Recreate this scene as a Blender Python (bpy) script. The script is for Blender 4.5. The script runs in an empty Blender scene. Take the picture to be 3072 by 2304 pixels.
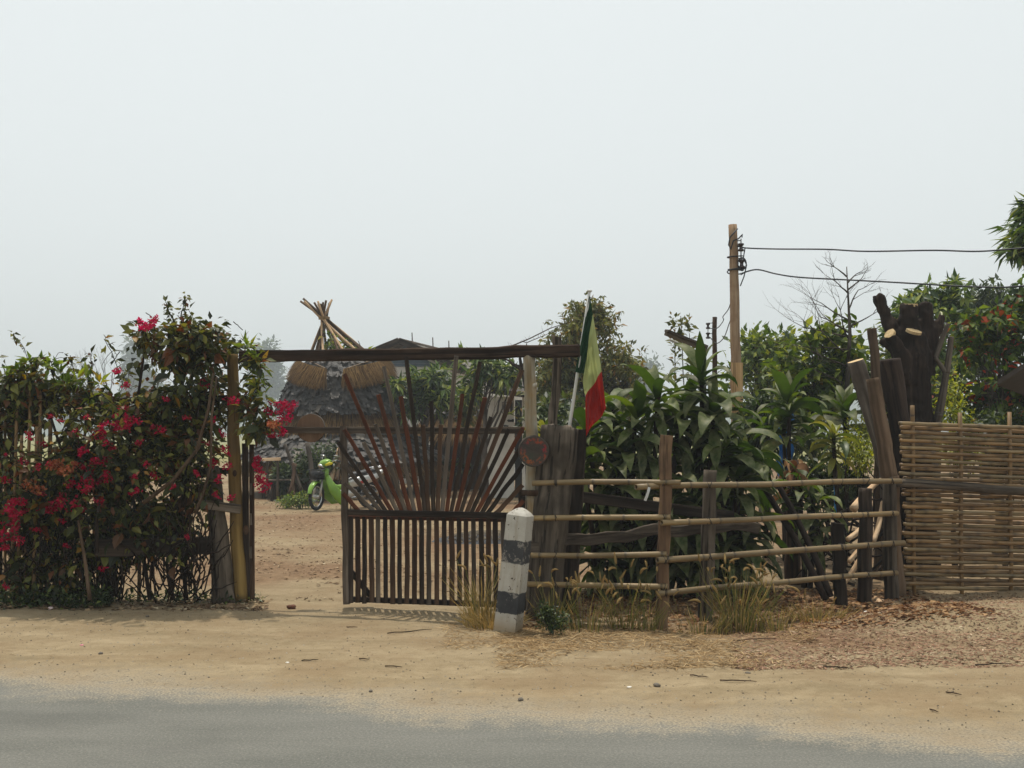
import bpy, math, random
import numpy as np
from mathutils import Vector, Matrix, noise

# ------------------------------------------------------------------ camera, sky, sun, exposure
S = bpy.context.scene
COL = S.collection
EYE = 1.6                      # eye height, metres
PITCH = math.radians(2.5)      # looking slightly up
FPX = 3300.0                   # focal length in photograph pixels (3072 wide)
cam = bpy.data.cameras.new("camera"); cam.sensor_width = 36.0; cam.lens = FPX / 3072 * 36
cam.clip_start = 0.05; cam.clip_end = 3000
camo = bpy.data.objects.new("camera", cam); COL.objects.link(camo)
camo.location = (0, 0, EYE); camo.rotation_euler = (math.pi / 2 + PITCH, 0, 0)
S.camera = camo

SUN_EL = math.radians(75); SUN_AZ = math.radians(-12)   # azimuth measured from +Y towards +X
wd = bpy.data.worlds.new("World"); S.world = wd; wd.use_nodes = True
nt = wd.node_tree; nt.nodes.clear()
sky = nt.nodes.new("ShaderNodeTexSky"); sky.sky_type = 'NISHITA'; sky.sun_disc = False
sky.sun_elevation = SUN_EL; sky.sun_rotation = SUN_AZ
sky.air_density = 1.0; sky.dust_density = 7.0; sky.ozone_density = 1.6; sky.altitude = 200
hs = nt.nodes.new("ShaderNodeHueSaturation"); hs.inputs['Saturation'].default_value = 0.30
hz = nt.nodes.new("ShaderNodeMix"); hz.data_type = 'RGBA'; hz.inputs[0].default_value = 0.72   # thick even dry-season haze
hz.inputs[7].default_value = (6.2, 6.6, 6.55, 1)
bg = nt.nodes.new("ShaderNodeBackground"); bg.inputs['Strength'].default_value = 0.148
wo = nt.nodes.new("ShaderNodeOutputWorld")
nt.links.new(sky.outputs[0], hs.inputs['Color']); nt.links.new(hs.outputs[0], hz.inputs[6])
nt.links.new(hz.outputs[2], bg.inputs['Color']); nt.links.new(bg.outputs[0], wo.inputs['Surface'])

sl = bpy.data.lights.new("sun", 'SUN'); sl.energy = 3.4; sl.angle = math.radians(0.8); sl.color = (1.0, 0.93, 0.82)
so = bpy.data.objects.new("sun", sl); COL.objects.link(so); so.location = (0, 0, 30)
sdir = Vector((math.sin(SUN_AZ) * math.cos(SUN_EL), math.cos(SUN_AZ) * math.cos(SUN_EL), math.sin(SUN_EL)))
so.rotation_euler = sdir.to_track_quat('Z', 'Y').to_euler()
S.view_settings.view_transform = 'Standard'; S.view_settings.look = 'None'
S.view_settings.exposure = 0.0; S.view_settings.gamma = 1.0
S.render.engine = 'CYCLES'
S.cycles.max_bounces = 6; S.cycles.diffuse_bounces = 3; S.cycles.glossy_bounces = 2
S.cycles.transmission_bounces = 3; S.cycles.volume_bounces = 0; S.cycles.transparent_max_bounces = 6
S.cycles.use_denoising = True

# ------------------------------------------------------------------ helpers
rnd = random.Random(11)
nr = np.random.default_rng(5)
U = rnd.uniform
V = Vector
WM = {}

def at(px, py, Y):
    """World point at depth Y seen at photograph pixel (px, py)."""
    cx = (px - 1536) / FPX; cy = (1152 - py) / FPX
    d = V((cx, math.cos(PITCH) - cy * math.sin(PITCH), math.sin(PITCH) + cy * math.cos(PITCH)))
    return V((0, 0, EYE)) + d * (Y / d.y)

def sm(a, b, x):
    t = min(1, max(0, (x - a) / (b - a))); return t * t * (3 - 2 * t)

def road_d(x, y):
    """signed distance from the asphalt edge, positive on the verge side"""
    return ((y - 6.36) + 0.255 * (x + 0.4)) / 1.032

def hgt(x, y):
    """height of the verge and yard"""
    d = road_d(x, y)
    k = sm(-0.25, 0.9, d)
    n = noise.noise(V((x * .35, y * .35, 3))) * .05 + noise.noise(V((x * 1.3, y * 1.3, 9))) * .018
    far = sm(60, 120, math.hypot(x, y))
    z = -0.016 + k * (0.02 + n * (1 - far) + .012 * noise.noise(V((x * 4, y * 6, 1))) * (1 - sm(20, 30, y)))
    rut = sm(.3, .9, d) * sm(3.0, 2.0, d) * (1 - sm(12, 14, abs(x)))
    z += rut * (.005 * math.sin(d * 11 + 2.5 * noise.noise(V((x * .25, d, 0)))) + .008 * noise.noise(V((x * 2.2, y * 7, 5))))
    z += .10 * sm(1.0, 0, ((x - 4.3) / 1.6) ** 2 + ((y - 9.4) / .8) ** 2)          # heap of chips by the screen
    z -= .07 * sm(1.0, 0, ((x - 1.75) / .7) ** 2 + ((y - 9.15) / .25) ** 2)       # small hollow by the fence
    return z

def G(x, y, dz=0.0):
    return V((x, y, hgt(x, y) + dz))

def gat(px, py):
    """point on the ground seen at a pixel"""
    p = at(px, py, 1.0) - V((0, 0, EYE)); t = -EYE / p.z
    return G(p.x * t, p.y * t)

def lin(h):
    h = h.lstrip('#'); c = [int(h[i:i + 2], 16) / 255 for i in (0, 2, 4)]
    return tuple(x / 12.92 if x <= .04045 else ((x + .055) / 1.055) ** 2.4 for x in c) + (1,)

def tag(o, label=None, cat=None, group=None, kind=None):
    if label: o['label'] = label
    if cat: o['category'] = cat
    if group: o['group'] = group
    if kind: o['kind'] = kind
    return o

def thing(name, label, cat, loc=(0, 0, 0), rotz=0, group=None):
    o = bpy.data.objects.new(name, None); COL.objects.link(o)
    o.empty_display_size = .2
    m = Matrix.Translation(V(loc)) @ Matrix.Rotation(rotz, 4, 'Z')
    o.matrix_basis = m; WM[o] = m
    return tag(o, label, cat, group)

def put(name, me, m=None, parent=None, M=None, local=False):
    o = bpy.data.objects.new(name, me); COL.objects.link(o)
    M = M or Matrix.Identity(4)
    if m is not None and not me.materials: me.materials.append(m)
    if parent is not None:
        o.parent = parent
        if local: M = WM[parent] @ M
        o.matrix_basis = WM[parent].inverted() @ M
    else:
        o.matrix_basis = M
    WM[o] = M
    return o

def mk(verts, faces, smooth=True, tint=None, mat=None):
    me = bpy.data.meshes.new("m"); me.from_pydata([tuple(v) for v in verts], [], faces)
    if smooth: me.polygons.foreach_set('use_smooth', [True] * len(me.polygons))
    if tint is not None:
        a = me.attributes.new('tint', 'FLOAT', 'POINT'); a.data.foreach_set('value', np.asarray(tint, dtype=np.float32))
    if mat: me.materials.append(mat)
    me.update(); return me

class MB:
    """collects pieces of ONE part"""
    def __init__(s): s.v = []; s.f = []; s.t = []
    def add(s, v, f, t=0.5):
        b = len(s.v); s.v += [tuple(x) for x in v]; s.f += [tuple(i + b for i in q) for q in f]
        s.t += ([t] * len(v) if not isinstance(t, (list, tuple)) else list(t)); return s
    def box(s, c, h, R=None, t=.5):
        vs = []
        for x in (-1, 1):
            for y in (-1, 1):
                for z in (-1, 1):
                    p = V((x * h[0], y * h[1], z * h[2]))
                    if R is not None: p = R @ p
                    vs.append(p + V(c))
        return s.add(vs, [(0, 1, 3, 2), (4, 6, 7, 5), (0, 4, 5, 1), (2, 3, 7, 6), (0, 2, 6, 4), (1, 5, 7, 3)], t)
    def tube(s, path, rad, sides=8, t=.5, rough=0.0, cap=True, seed=0, flat=1.0):
        v, f = sweep(path, circle(sides), rad, rough=rough, cap=cap, seed=seed, flat=flat); return s.add(v, f, t)
    def me(s, smooth=True, mat=None): return mk(s.v, s.f, smooth, s.t, mat)

def circle(n): return [(math.cos(2 * math.pi * i / n), math.sin(2 * math.pi * i / n)) for i in range(n)]

def rect(w, t, c=None):
    c = c if c is not None else min(w, t) * .16
    a, b = w / 2, t / 2
    return [(-a + c, -b), (a - c, -b), (a, -b + c), (a, b - c), (a - c, b), (-a + c, b), (-a, b - c), (-a, -b + c)]

def sweep(path, section, scale=1.0, up=None, rough=0.0, cap=True, seed=0, flat=1.0):
    path = [V(p) for p in path]; n = len(path); ns = len(section)
    if not isinstance(scale, (list, tuple)): scale = [scale] * n
    if len(scale) == 2 and n != 2: scale = [scale[0] + (scale[1] - scale[0]) * i / (n - 1) for i in range(n)]
    vs, fs = [], []
    tot = (path[-1] - path[0])
    if up is None:
        up = V((0, -1, 0))
        if abs(tot.normalized().dot(up)) > .9: up = V((0, 0, 1))
    for i, p in enumerate(path):
        t = (path[min(i + 1, n - 1)] - path[max(i - 1, 0)])
        t = t.normalized() if t.length > 1e-9 else V((0, 0, 1))
        sd = t.cross(up); sd = sd.normalized() if sd.length > 1e-6 else V((1, 0, 0))
        nn = sd.cross(t).normalized()
        for j, (a, b) in enumerate(section):
            q = p + sd * a * scale[i] + nn * b * scale[i] * flat
            if rough:
                k = noise.noise(V((q.x * 9 + seed, q.y * 9, q.z * 3.5))) * .7 + noise.noise(V((q.x * 30 + seed, q.y * 30, q.z * 9))) * .4
                q = q + (sd * a + nn * b) * scale[i] * rough * k
            vs.append(q)
    for i in range(n - 1):
        for j in range(ns):
            k = (j + 1) % ns
            fs.append((i * ns + j, i * ns + k, (i + 1) * ns + k, (i + 1) * ns + j))
    if cap:
        fs.append(tuple(range(ns - 1, -1, -1))); fs.append(tuple((n - 1) * ns + j for j in range(ns)))
    return vs, fs

def frame(a, b, facing=V((0, -1, 0))):
    z = (V(b) - V(a)).normalized(); f = V(facing); f = f - z * f.dot(z)
    if f.length < 1e-4: f = V((1, 0, 0)) - z * z.x
    y = -f.normalized(); x = y.cross(z)
    M = Matrix((x, y, z)).transposed().to_4x4(); M.translation = V(a); return M

def board(name, parent, a, b, w, t, mat, facing=V((0, -1, 0)), taper=1.0, bow=0.0, rough=.05, seg=9, ragged=0.0, label=None, crook=0.0):
    """a sawn or split timber from a to b; local Z runs along the grain"""
    a, b = V(a), V(b); L = (b - a).length; M = frame(a, b, facing); sd = rnd.random() * 90
    path = [V((bow * math.sin(math.pi * i / seg) + crook * noise.noise(V((sd, i * .35, 0))), crook * .5 * noise.noise(V((sd, 7, i * .4))), L * i / seg)) for i in range(seg + 1)]
    sc = [1 + (taper - 1) * i / seg for i in range(seg + 1)]
    vs, fs = sweep(path, rect(w, t), sc, up=V((0, -1, 0)), rough=rough, seed=sd)
    if ragged:
        ns = 8
        for j in range(ns): vs[-1 - j].z += U(-ragged, ragged * .4)
    o = put(name, mk(vs, fs, False), mat, parent, M)
    if label: o['label'] = label
    return o

def pole(name, parent, a, b, r0, r1, mat, sides=12, seg=12, rough=.10, bend=0.0, label=None, capmat=None, mid=None):
    """a round trunk or log with bark relief; local Z runs along it"""
    a, b = V(a), V(b); L = (b - a).length; M = frame(a, b); sd = rnd.random() * 90
    path, rad = [], []
    for i in range(seg + 1):
        u = i / seg
        path.append(V((bend * math.sin(math.pi * u) + .25 * r0 * noise.noise(V((sd, u * 3 * L, 0))), .25 * r0 * noise.noise(V((sd, 5, u * 3 * L))), L * u)))
        rad.append(r0 + (r1 - r0) * u)
    vs, fs = sweep(path, circle(sides), rad, up=V((0, -1, 0)), rough=rough, seed=sd, cap=False)
    n0 = len(vs)
    for q, base in ((0, 0), (1, seg * sides)):
        c = sum((vs[base + j] for j in range(sides)), V((0, 0, 0))) / sides
        vs.append(c)
        for j in range(sides):
            k = (j + 1) % sides
            fs.append((base + k, base + j, n0 + q) if q == 0 else (base + j, base + k, n0 + q))
    me = mk(vs, fs, True); me.materials.append(mat)
    if capmat:
        me.materials.append(capmat)
        for f in list(me.polygons)[-sides:]: f.material_index = 1; f.use_smooth = False
    o = put(name, me, None, parent, M)
    if label: o['label'] = label
    return o

def cane(name, parent, a, b, r, mat, pitch=.34, off=None, sides=10, open_end=True, bow=0.0, r1=None, label=None):
    """a bamboo cane with swollen nodes and hollow ends"""
    a, b = V(a), V(b); L = (b - a).length; M = frame(a, b); sd = rnd.random() * 90
    zs = [0.0]; tn = [0.0]; sc = [1.0]
    z = U(.06, pitch)
    while z < L - .03:
        for dz, s_, t_ in ((-.016, 1.0, 0), (-.006, 1.10, 1), (.002, 1.04, 1), (.012, .98, .35), (.03, 1.0, 0)):
            if 0 < z + dz < L: zs.append(z + dz); sc.append(s_); tn.append(t_)
        z += pitch * U(.8, 1.2)
    zs.append(L); sc.append(1.0); tn.append(0)
    r1 = r1 or r
    path = [V((bow * math.sin(math.pi * q / L) + r * .5 * noise.noise(V((sd, q * 1.1, 0))), r * .4 * noise.noise(V((sd, 4, q * 1.1))), q)) for q in zs]
    rad = [(r + (r1 - r) * q / L) * s_ for q, s_ in zip(zs, sc)]
    vs, fs = sweep(path, circle(sides), rad, up=V((0, -1, 0)), cap=False)
    tint = [t_ for t_ in tn for _ in range(sides)]
    for base, dz in ((0, .03), ((len(zs) - 1) * sides, -.03)):      # hollow ends
        c = path[0] if base == 0 else path[-1]; n0 = len(vs)
        for k, (q, d) in enumerate(((.72, 0), (.70, dz))):
            for j in range(sides):
                vs.append(c + (vs[base + j] - c) * q + V((0, 0, d))); tint.append(.3 + .5 * k)
        for j in range(sides):
            k = (j + 1) % sides
            q1 = (base + j, base + k, n0 + k, n0 + j); q2 = (n0 + j, n0 + k, n0 + sides + k, n0 + sides + j)
            if base == 0: q1 = q1[::-1]; q2 = q2[::-1]
            fs += [q1, q2]
        fs.append(tuple(n0 + sides + j for j in range(sides)))
    o = put(name, mk(vs, fs, True, tint), mat, parent, M)
    if label: o['label'] = label
    return o

# ------------------------------------------------------------------ materials
def newmat(name):
    m = bpy.data.materials.new(name); m.use_nodes = True
    n = m.node_tree; p = n.nodes['Principled BSDF']; return m, n, p

def N(n, typ, **kw):
    x = n.nodes.new(typ)
    for k, v in kw.items(): setattr(x, k, v)
    return x

def ramp(n, stops, src=None):
    r = N(n, 'ShaderNodeValToRGB'); e = r.color_ramp.elements
    e[0].position, e[0].color = stops[0]; e[1].position, e[1].color = stops[-1]
    for p, c in stops[1:-1]:
        q = e.new(p); q.color = c
    if src is not None: n.links.new(src, r.inputs[0])
    return r

def mixc(n, fac, a, b, mode='MIX'):
    x = N(n, 'ShaderNodeMix', data_type='RGBA', blend_type=mode)
    for sck, val in ((x.inputs[0], fac), (x.inputs[6], a), (x.inputs[7], b)):
        if hasattr(val, 'node'): n.links.new(val, sck)
        else: sck.default_value = val
    return x.outputs[2]

def tex(n, scale, coord='Object', kind='noise', detail=6, rough=.6, stretch=(1, 1, 1)):
    tc = N(n, 'ShaderNodeTexCoord'); mp = N(n, 'ShaderNodeMapping'); mp.inputs['Scale'].default_value = stretch
    n.links.new(tc.outputs[coord], mp.inputs[0])
    if kind == 'noise':
        t = N(n, 'ShaderNodeTexNoise'); t.inputs['Detail'].default_value = detail; t.inputs['Roughness'].default_value = rough
    else:
        t = N(n, 'ShaderNodeTexVoronoi')
    t.inputs['Scale'].default_value = scale; n.links.new(mp.outputs[0], t.inputs['Vector'])
    return t.outputs['Fac'] if kind == 'noise' else t.outputs['Distance']

def bump(n, p, h, strength=.4, dist=.01):
    b = N(n, 'ShaderNodeBump'); b.inputs['Strength'].default_value = strength; b.inputs['Distance'].default_value = dist
    n.links.new(h, b.inputs['Height']); n.links.new(b.outputs[0], p.inputs['Normal'])

def wood(name, dark, mid, light, grain=22, stain=None, crack=.5, rough=.85, var=.35):
    """weathered timber: grain along local Z, split lines, patches of stain, each piece a little different"""
    m, n, p = newmat(name)
    g = tex(n, grain, detail=8, stretch=(1, 1, .07))
    oi = N(n, 'ShaderNodeObjectInfo')
    big = tex(n, 2.4, detail=3)
    c = ramp(n, [(.28, dark), (.5, mid), (.74, light)], g).outputs[0]
    if stain:
        f = ramp(n, [(.50, (0, 0, 0, 1)), (.66, (1, 1, 1, 1))], big).outputs[0]
        c = mixc(n, f, c, stain)
    ck = ramp(n, [(.40, (1, 1, 1, 1)), (.445, (0, 0, 0, 1))], tex(n, 11, detail=4, stretch=(2.2, 2.2, .05))).outputs[0]
    mu = N(n, 'ShaderNodeMath', operation='MULTIPLY'); n.links.new(ck, mu.inputs[0]); mu.inputs[1].default_value = crack
    c = mixc(n, mu.outputs[0], c, tuple(x * .3 for x in dark[:3]) + (1,))
    h = N(n, 'ShaderNodeHueSaturation'); n.links.new(c, h.inputs['Color'])
    mr = N(n, 'ShaderNodeMapRange'); mr.inputs['To Min'].default_value = 1 - var; mr.inputs['To Max'].default_value = 1 + var
    n.links.new(oi.outputs['Random'], mr.inputs[0]); n.links.new(mr.outputs[0], h.inputs['Value'])
    n.links.new(h.outputs[0], p.inputs['Base Color']); p.inputs['Roughness'].default_value = rough
    p.inputs['Specular IOR Level'].default_value = .15
    bump(n, p, g, .8, .012)
    return m

def leafmat(name, stops, rough=.5, trans=.3, spec=.35, dust=None):
    """leaf colour from the per-leaf tint, a waxy surface and light coming through"""
    m, n, p = newmat(name)
    a = N(n, 'ShaderNodeAttribute', attribute_name='tint')
    c = ramp(n, stops, a.outputs['Fac']).outputs[0]
    k = tex(n, 9, detail=2)
    c = mixc(n, .35, c, mixc(n, 1.0, c, ramp(n, [(.3, (.45, .45, .45, 1)), (.7, (1.4, 1.4, 1.4, 1))], k).outputs[0], 'MULTIPLY'))
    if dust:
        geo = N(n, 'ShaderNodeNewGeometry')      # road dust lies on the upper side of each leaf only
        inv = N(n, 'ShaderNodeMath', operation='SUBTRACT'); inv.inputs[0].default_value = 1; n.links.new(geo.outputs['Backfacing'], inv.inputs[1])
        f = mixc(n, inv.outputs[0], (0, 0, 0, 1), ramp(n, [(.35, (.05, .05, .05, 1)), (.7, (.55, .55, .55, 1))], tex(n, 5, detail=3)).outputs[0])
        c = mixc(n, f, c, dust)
    n.links.new(c, p.inputs['Base Color']); p.inputs['Roughness'].default_value = rough
    p.inputs['Specular IOR Level'].default_value = spec
    tr = N(n, 'ShaderNodeBsdfTranslucent'); hsv = N(n, 'ShaderNodeHueSaturation'); n.links.new(c, hsv.inputs['Color'])
    hsv.inputs['Hue'].default_value = .485; hsv.inputs['Saturation'].default_value = 1.15; hsv.inputs['Value'].default_value = 1.5
    n.links.new(hsv.outputs[0], tr.inputs['Color'])
    mx = N(n, 'ShaderNodeMixShader'); mx.inputs[0].default_value = trans
    n.links.new(p.outputs[0], mx.inputs[1]); n.links.new(tr.outputs[0], mx.inputs[2])
    n.links.new(mx.outputs[0], n.nodes['Material Output'].inputs['Surface'])
    return m

def plain(name, col, rough=.6, metal=0.0, mottle=.25, scale=12, spec=.4, coat=0.0):
    m, n, p = newmat(name)
    k = tex(n, scale, detail=5)
    c = mixc(n, mottle, col, mixc(n, 1.0, col, ramp(n, [(.3, (.3, .3, .3, 1)), (.7, (1.5, 1.5, 1.5, 1))], k).outputs[0], 'MULTIPLY'))
    n.links.new(c, p.inputs['Base Color']); p.inputs['Roughness'].default_value = rough
    p.inputs['Metallic'].default_value = metal; p.inputs['Specular IOR Level'].default_value = spec
    p.inputs['Coat Weight'].default_value = coat
    bump(n, p, k, .15, .004)
    return m

M_grey = wood('grey_weathered_timber', lin('2d2620'), lin('51473d'), lin('766b5f'), stain=lin('382f28'))
M_dark = wood('dark_weathered_timber', lin('18130f'), lin('302720'), lin('4f443a'), stain=lin('201a16'))
M_red = wood('red_brown_timber', lin('33190f'), lin('55301f'), lin('6c4530'), stain=lin('3c2b20'), crack=.4, var=.22)
M_brown = wood('brown_timber', lin('291d16'), lin('463427'), lin('624d3c'), stain=lin('2d2620'))
M_post = wood('old_post_timber', lin('332c25'), lin('584e43'), lin('7d7265'), stain=lin('3f372e'), grain=16, crack=.8)
M_pickA = [M_grey, M_dark, M_brown]
M_yellow = wood('yellow_bark_log', lin('4d3c22'), lin('7a6238'), lin('9c844e'), stain=lin('5f5039'), grain=9, crack=.15, var=.1)
M_white_log = wood('pale_lichen_log', lin('6b5a3c'), lin('979080'), lin('b8b0a2'), stain=lin('87683a'), grain=9, crack=.15, var=.1)
M_bark = wood('dark_bark', lin('150f0c'), lin('2a201a'), lin('43372e'), stain=lin('1f1915'), grain=14, crack=.6)
M_barkl = wood('light_bark', lin('382b20'), lin('5a4838'), lin('766350'), stain=lin('443828'), grain=10, crack=.3)
M_bark2 = wood('grey_bark', lin('2d2822'), lin('4d453d'), lin('6d655b'), stain=lin('3a3129'), grain=12, crack=.3)
M_util = wood('utility_pole_timber', lin('6a543f'), lin('937a60'), lin('b09a80'), stain=lin('7d6149'), grain=14, crack=.4, var=.08)
M_cut = wood('fresh_cut_wood', lin('a08560'), lin('bfa67c'), lin('d0bc96'), grain=30, crack=.05, var=.05)
M_peeled = wood('peeled_branch_wood', lin('9c7c5c'), lin('c4a684'), lin('d8c2a4'), grain=14, crack=.15, var=.12)

def bamboo_mat(name, base, light, node):
    m, n, p = newmat(name)
    a = N(n, 'ShaderNodeAttribute', attribute_name='tint')
    g = tex(n, 14, detail=5, stretch=(1, 1, .12)); big = tex(n, 3, detail=3)
    c = ramp(n, [(.3, base), (.7, light)], g).outputs[0]
    c = mixc(n, ramp(n, [(.45, (0, 0, 0, 1)), (.75, (.6, .6, .6, 1))], big).outputs[0], c, node)
    mu = N(n, 'ShaderNodeMath', operation='MULTIPLY'); n.links.new(a.outputs['Fac'], mu.inputs[0]); mu.inputs[1].default_value = .75
    c = mixc(n, mu.outputs[0], c, tuple(x * .35 for x in node[:3]) + (1,))
    oi = N(n, 'ShaderNodeObjectInfo'); h = N(n, 'ShaderNodeHueSaturation'); n.links.new(c, h.inputs['Color'])
    mr = N(n, 'ShaderNodeMapRange'); mr.inputs['To Min'].default_value = .72; mr.inputs['To Max'].default_value = 1.2
    n.links.new(oi.outputs['Random'], mr.inputs[0]); n.links.new(mr.outputs[0], h.inputs['Value'])
    n.links.new(h.outputs[0], p.inputs['Base Color']); p.inputs['Roughness'].default_value = .5
    bump(n, p, g, .2, .004); return m
M_bam = bamboo_mat('dry_bamboo', lin('6b5838'), lin('937c54'), lin('55462f'))
M_bamd = bamboo_mat('aged_bamboo', lin('654b2b'), lin('8f7043'), lin('4a3820'))

M_bougleaf = leafmat('bougainvillea_leaf', [(0, lin('1c210e')), (.3, lin('343c17')), (.55, lin('565a26')), (.76, lin('7a7a36')), (.86, lin('4d351d')), (.96, lin('6e4222')), (1, lin('a8841e'))], .5, .3)
M_vineleaf = leafmat('vine_leaf', [(0, lin('304418')), (.5, lin('5d7428')), (.85, lin('8a9a3e')), (1, lin('a88c34'))], .5, .38)
M_bract = leafmat('bougainvillea_bract', [(0, lin('740b20')), (.5, lin('a41632')), (.85, lin('bc2444')), (1, lin('c44a5c'))], .7, .42, .1)
M_bractold = leafmat('faded_bract', [(0, lin('6e3a24')), (.5, lin('95553a')), (1, lin('a87a50'))], .7, .25, .1)
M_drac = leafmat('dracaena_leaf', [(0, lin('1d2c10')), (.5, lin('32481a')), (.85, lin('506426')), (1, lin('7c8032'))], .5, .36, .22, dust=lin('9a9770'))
M_dracy = leafmat('yellow_dracaena_leaf', [(0, lin('3a4e22')), (.4, lin('5f6c2e')), (.75, lin('8f8c40')), (1, lin('a8a674'))], .45, .3, .4)
M_mango = leafmat('mango_leaf', [(0, lin('203417')), (.4, lin('3a5221')), (.75, lin('627836')), (1, lin('9aa04c'))], .45, .3, .45)
M_olive = leafmat('olive_leaflet', [(0, lin('39401f')), (.5, lin('5d6330')), (.85, lin('7d7a3e')), (1, lin('8a6a38'))], .6, .3)
M_teak = leafmat('broad_tree_leaf', [(0, lin('2a3c18')), (.45, lin('4b6124')), (.8, lin('788638')), (.97, lin('959c46')), (1, lin('8a6a2c'))], .5, .36)
M_dkgreen = leafmat('dark_green_leaf', [(0, lin('1b2915')), (.5, lin('304020')), (.9, lin('4e5c2c')), (1, lin('666f36'))], .5, .28)
M_redtree = leafmat('reddening_leaf', [(0, lin('26391a')), (.5, lin('435a26')), (.86, lin('6c7d34')), (.91, lin('8a4020')), (1, lin('a8481f'))], .55, .36)
M_yshrub = leafmat('yellow_green_leaf', [(0, lin('4c5c1e')), (.5, lin('7d8a2c')), (1, lin('b0ae45'))], .5, .4)
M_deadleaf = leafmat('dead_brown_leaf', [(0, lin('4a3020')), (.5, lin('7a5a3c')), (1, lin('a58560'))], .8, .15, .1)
M_faroil = leafmat('far_tree_leaf', [(0, lin('2a3a24')), (.5, lin('3f5030')), (1, lin('5a6a3c'))], .6, .25)
M_thatch = leafmat('grass_thatch', [(0, lin('3a2a1a')), (.5, lin('664d30')), (1, lin('8c7046'))], .85, .1, .1)
M_shingle = leafmat('dry_leaf_shingle', [(0, lin('1b1a19')), (.5, lin('322f2d')), (.85, lin('4a4540')), (1, lin('6d655a'))], .6, .02, .3)
M_straw = leafmat('dry_straw', [(0, lin('6d5638')), (.5, lin('977d56')), (1, lin('b8a27c'))], .8, .2, .15)
M_chips = leafmat('wood_chip_litter', [(0, lin('5d4332')), (.5, lin('836450')), (.9, lin('9c7d66')), (1, lin('b8a68c'))], .85, .05, .1)
M_litter = leafmat('leaf_litter', [(0, lin('4a3828')), (.5, lin('75604a')), (.9, lin('988264')), (1, lin('b4a68c'))], .85, .08, .1)
M_pebble = leafmat('pebbles', [(0, lin('3a342e')), (.5, lin('6d6353')), (1, lin('8f8676'))], .9, .0, .2)
M_grass = leafmat('grass_blade', [(0, lin('34441a')), (.45, lin('5a662c')), (.7, lin('857848')), (1, lin('a08a58'))], .6, .3, .2)
M_seed = leafmat('foxtail_seed_head', [(0, lin('7d6840')), (.5, lin('9c8658')), (1, lin('b8a67c'))], .8, .35, .1)

rnd.seed(21); nr = np.random.default_rng(31)

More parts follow.
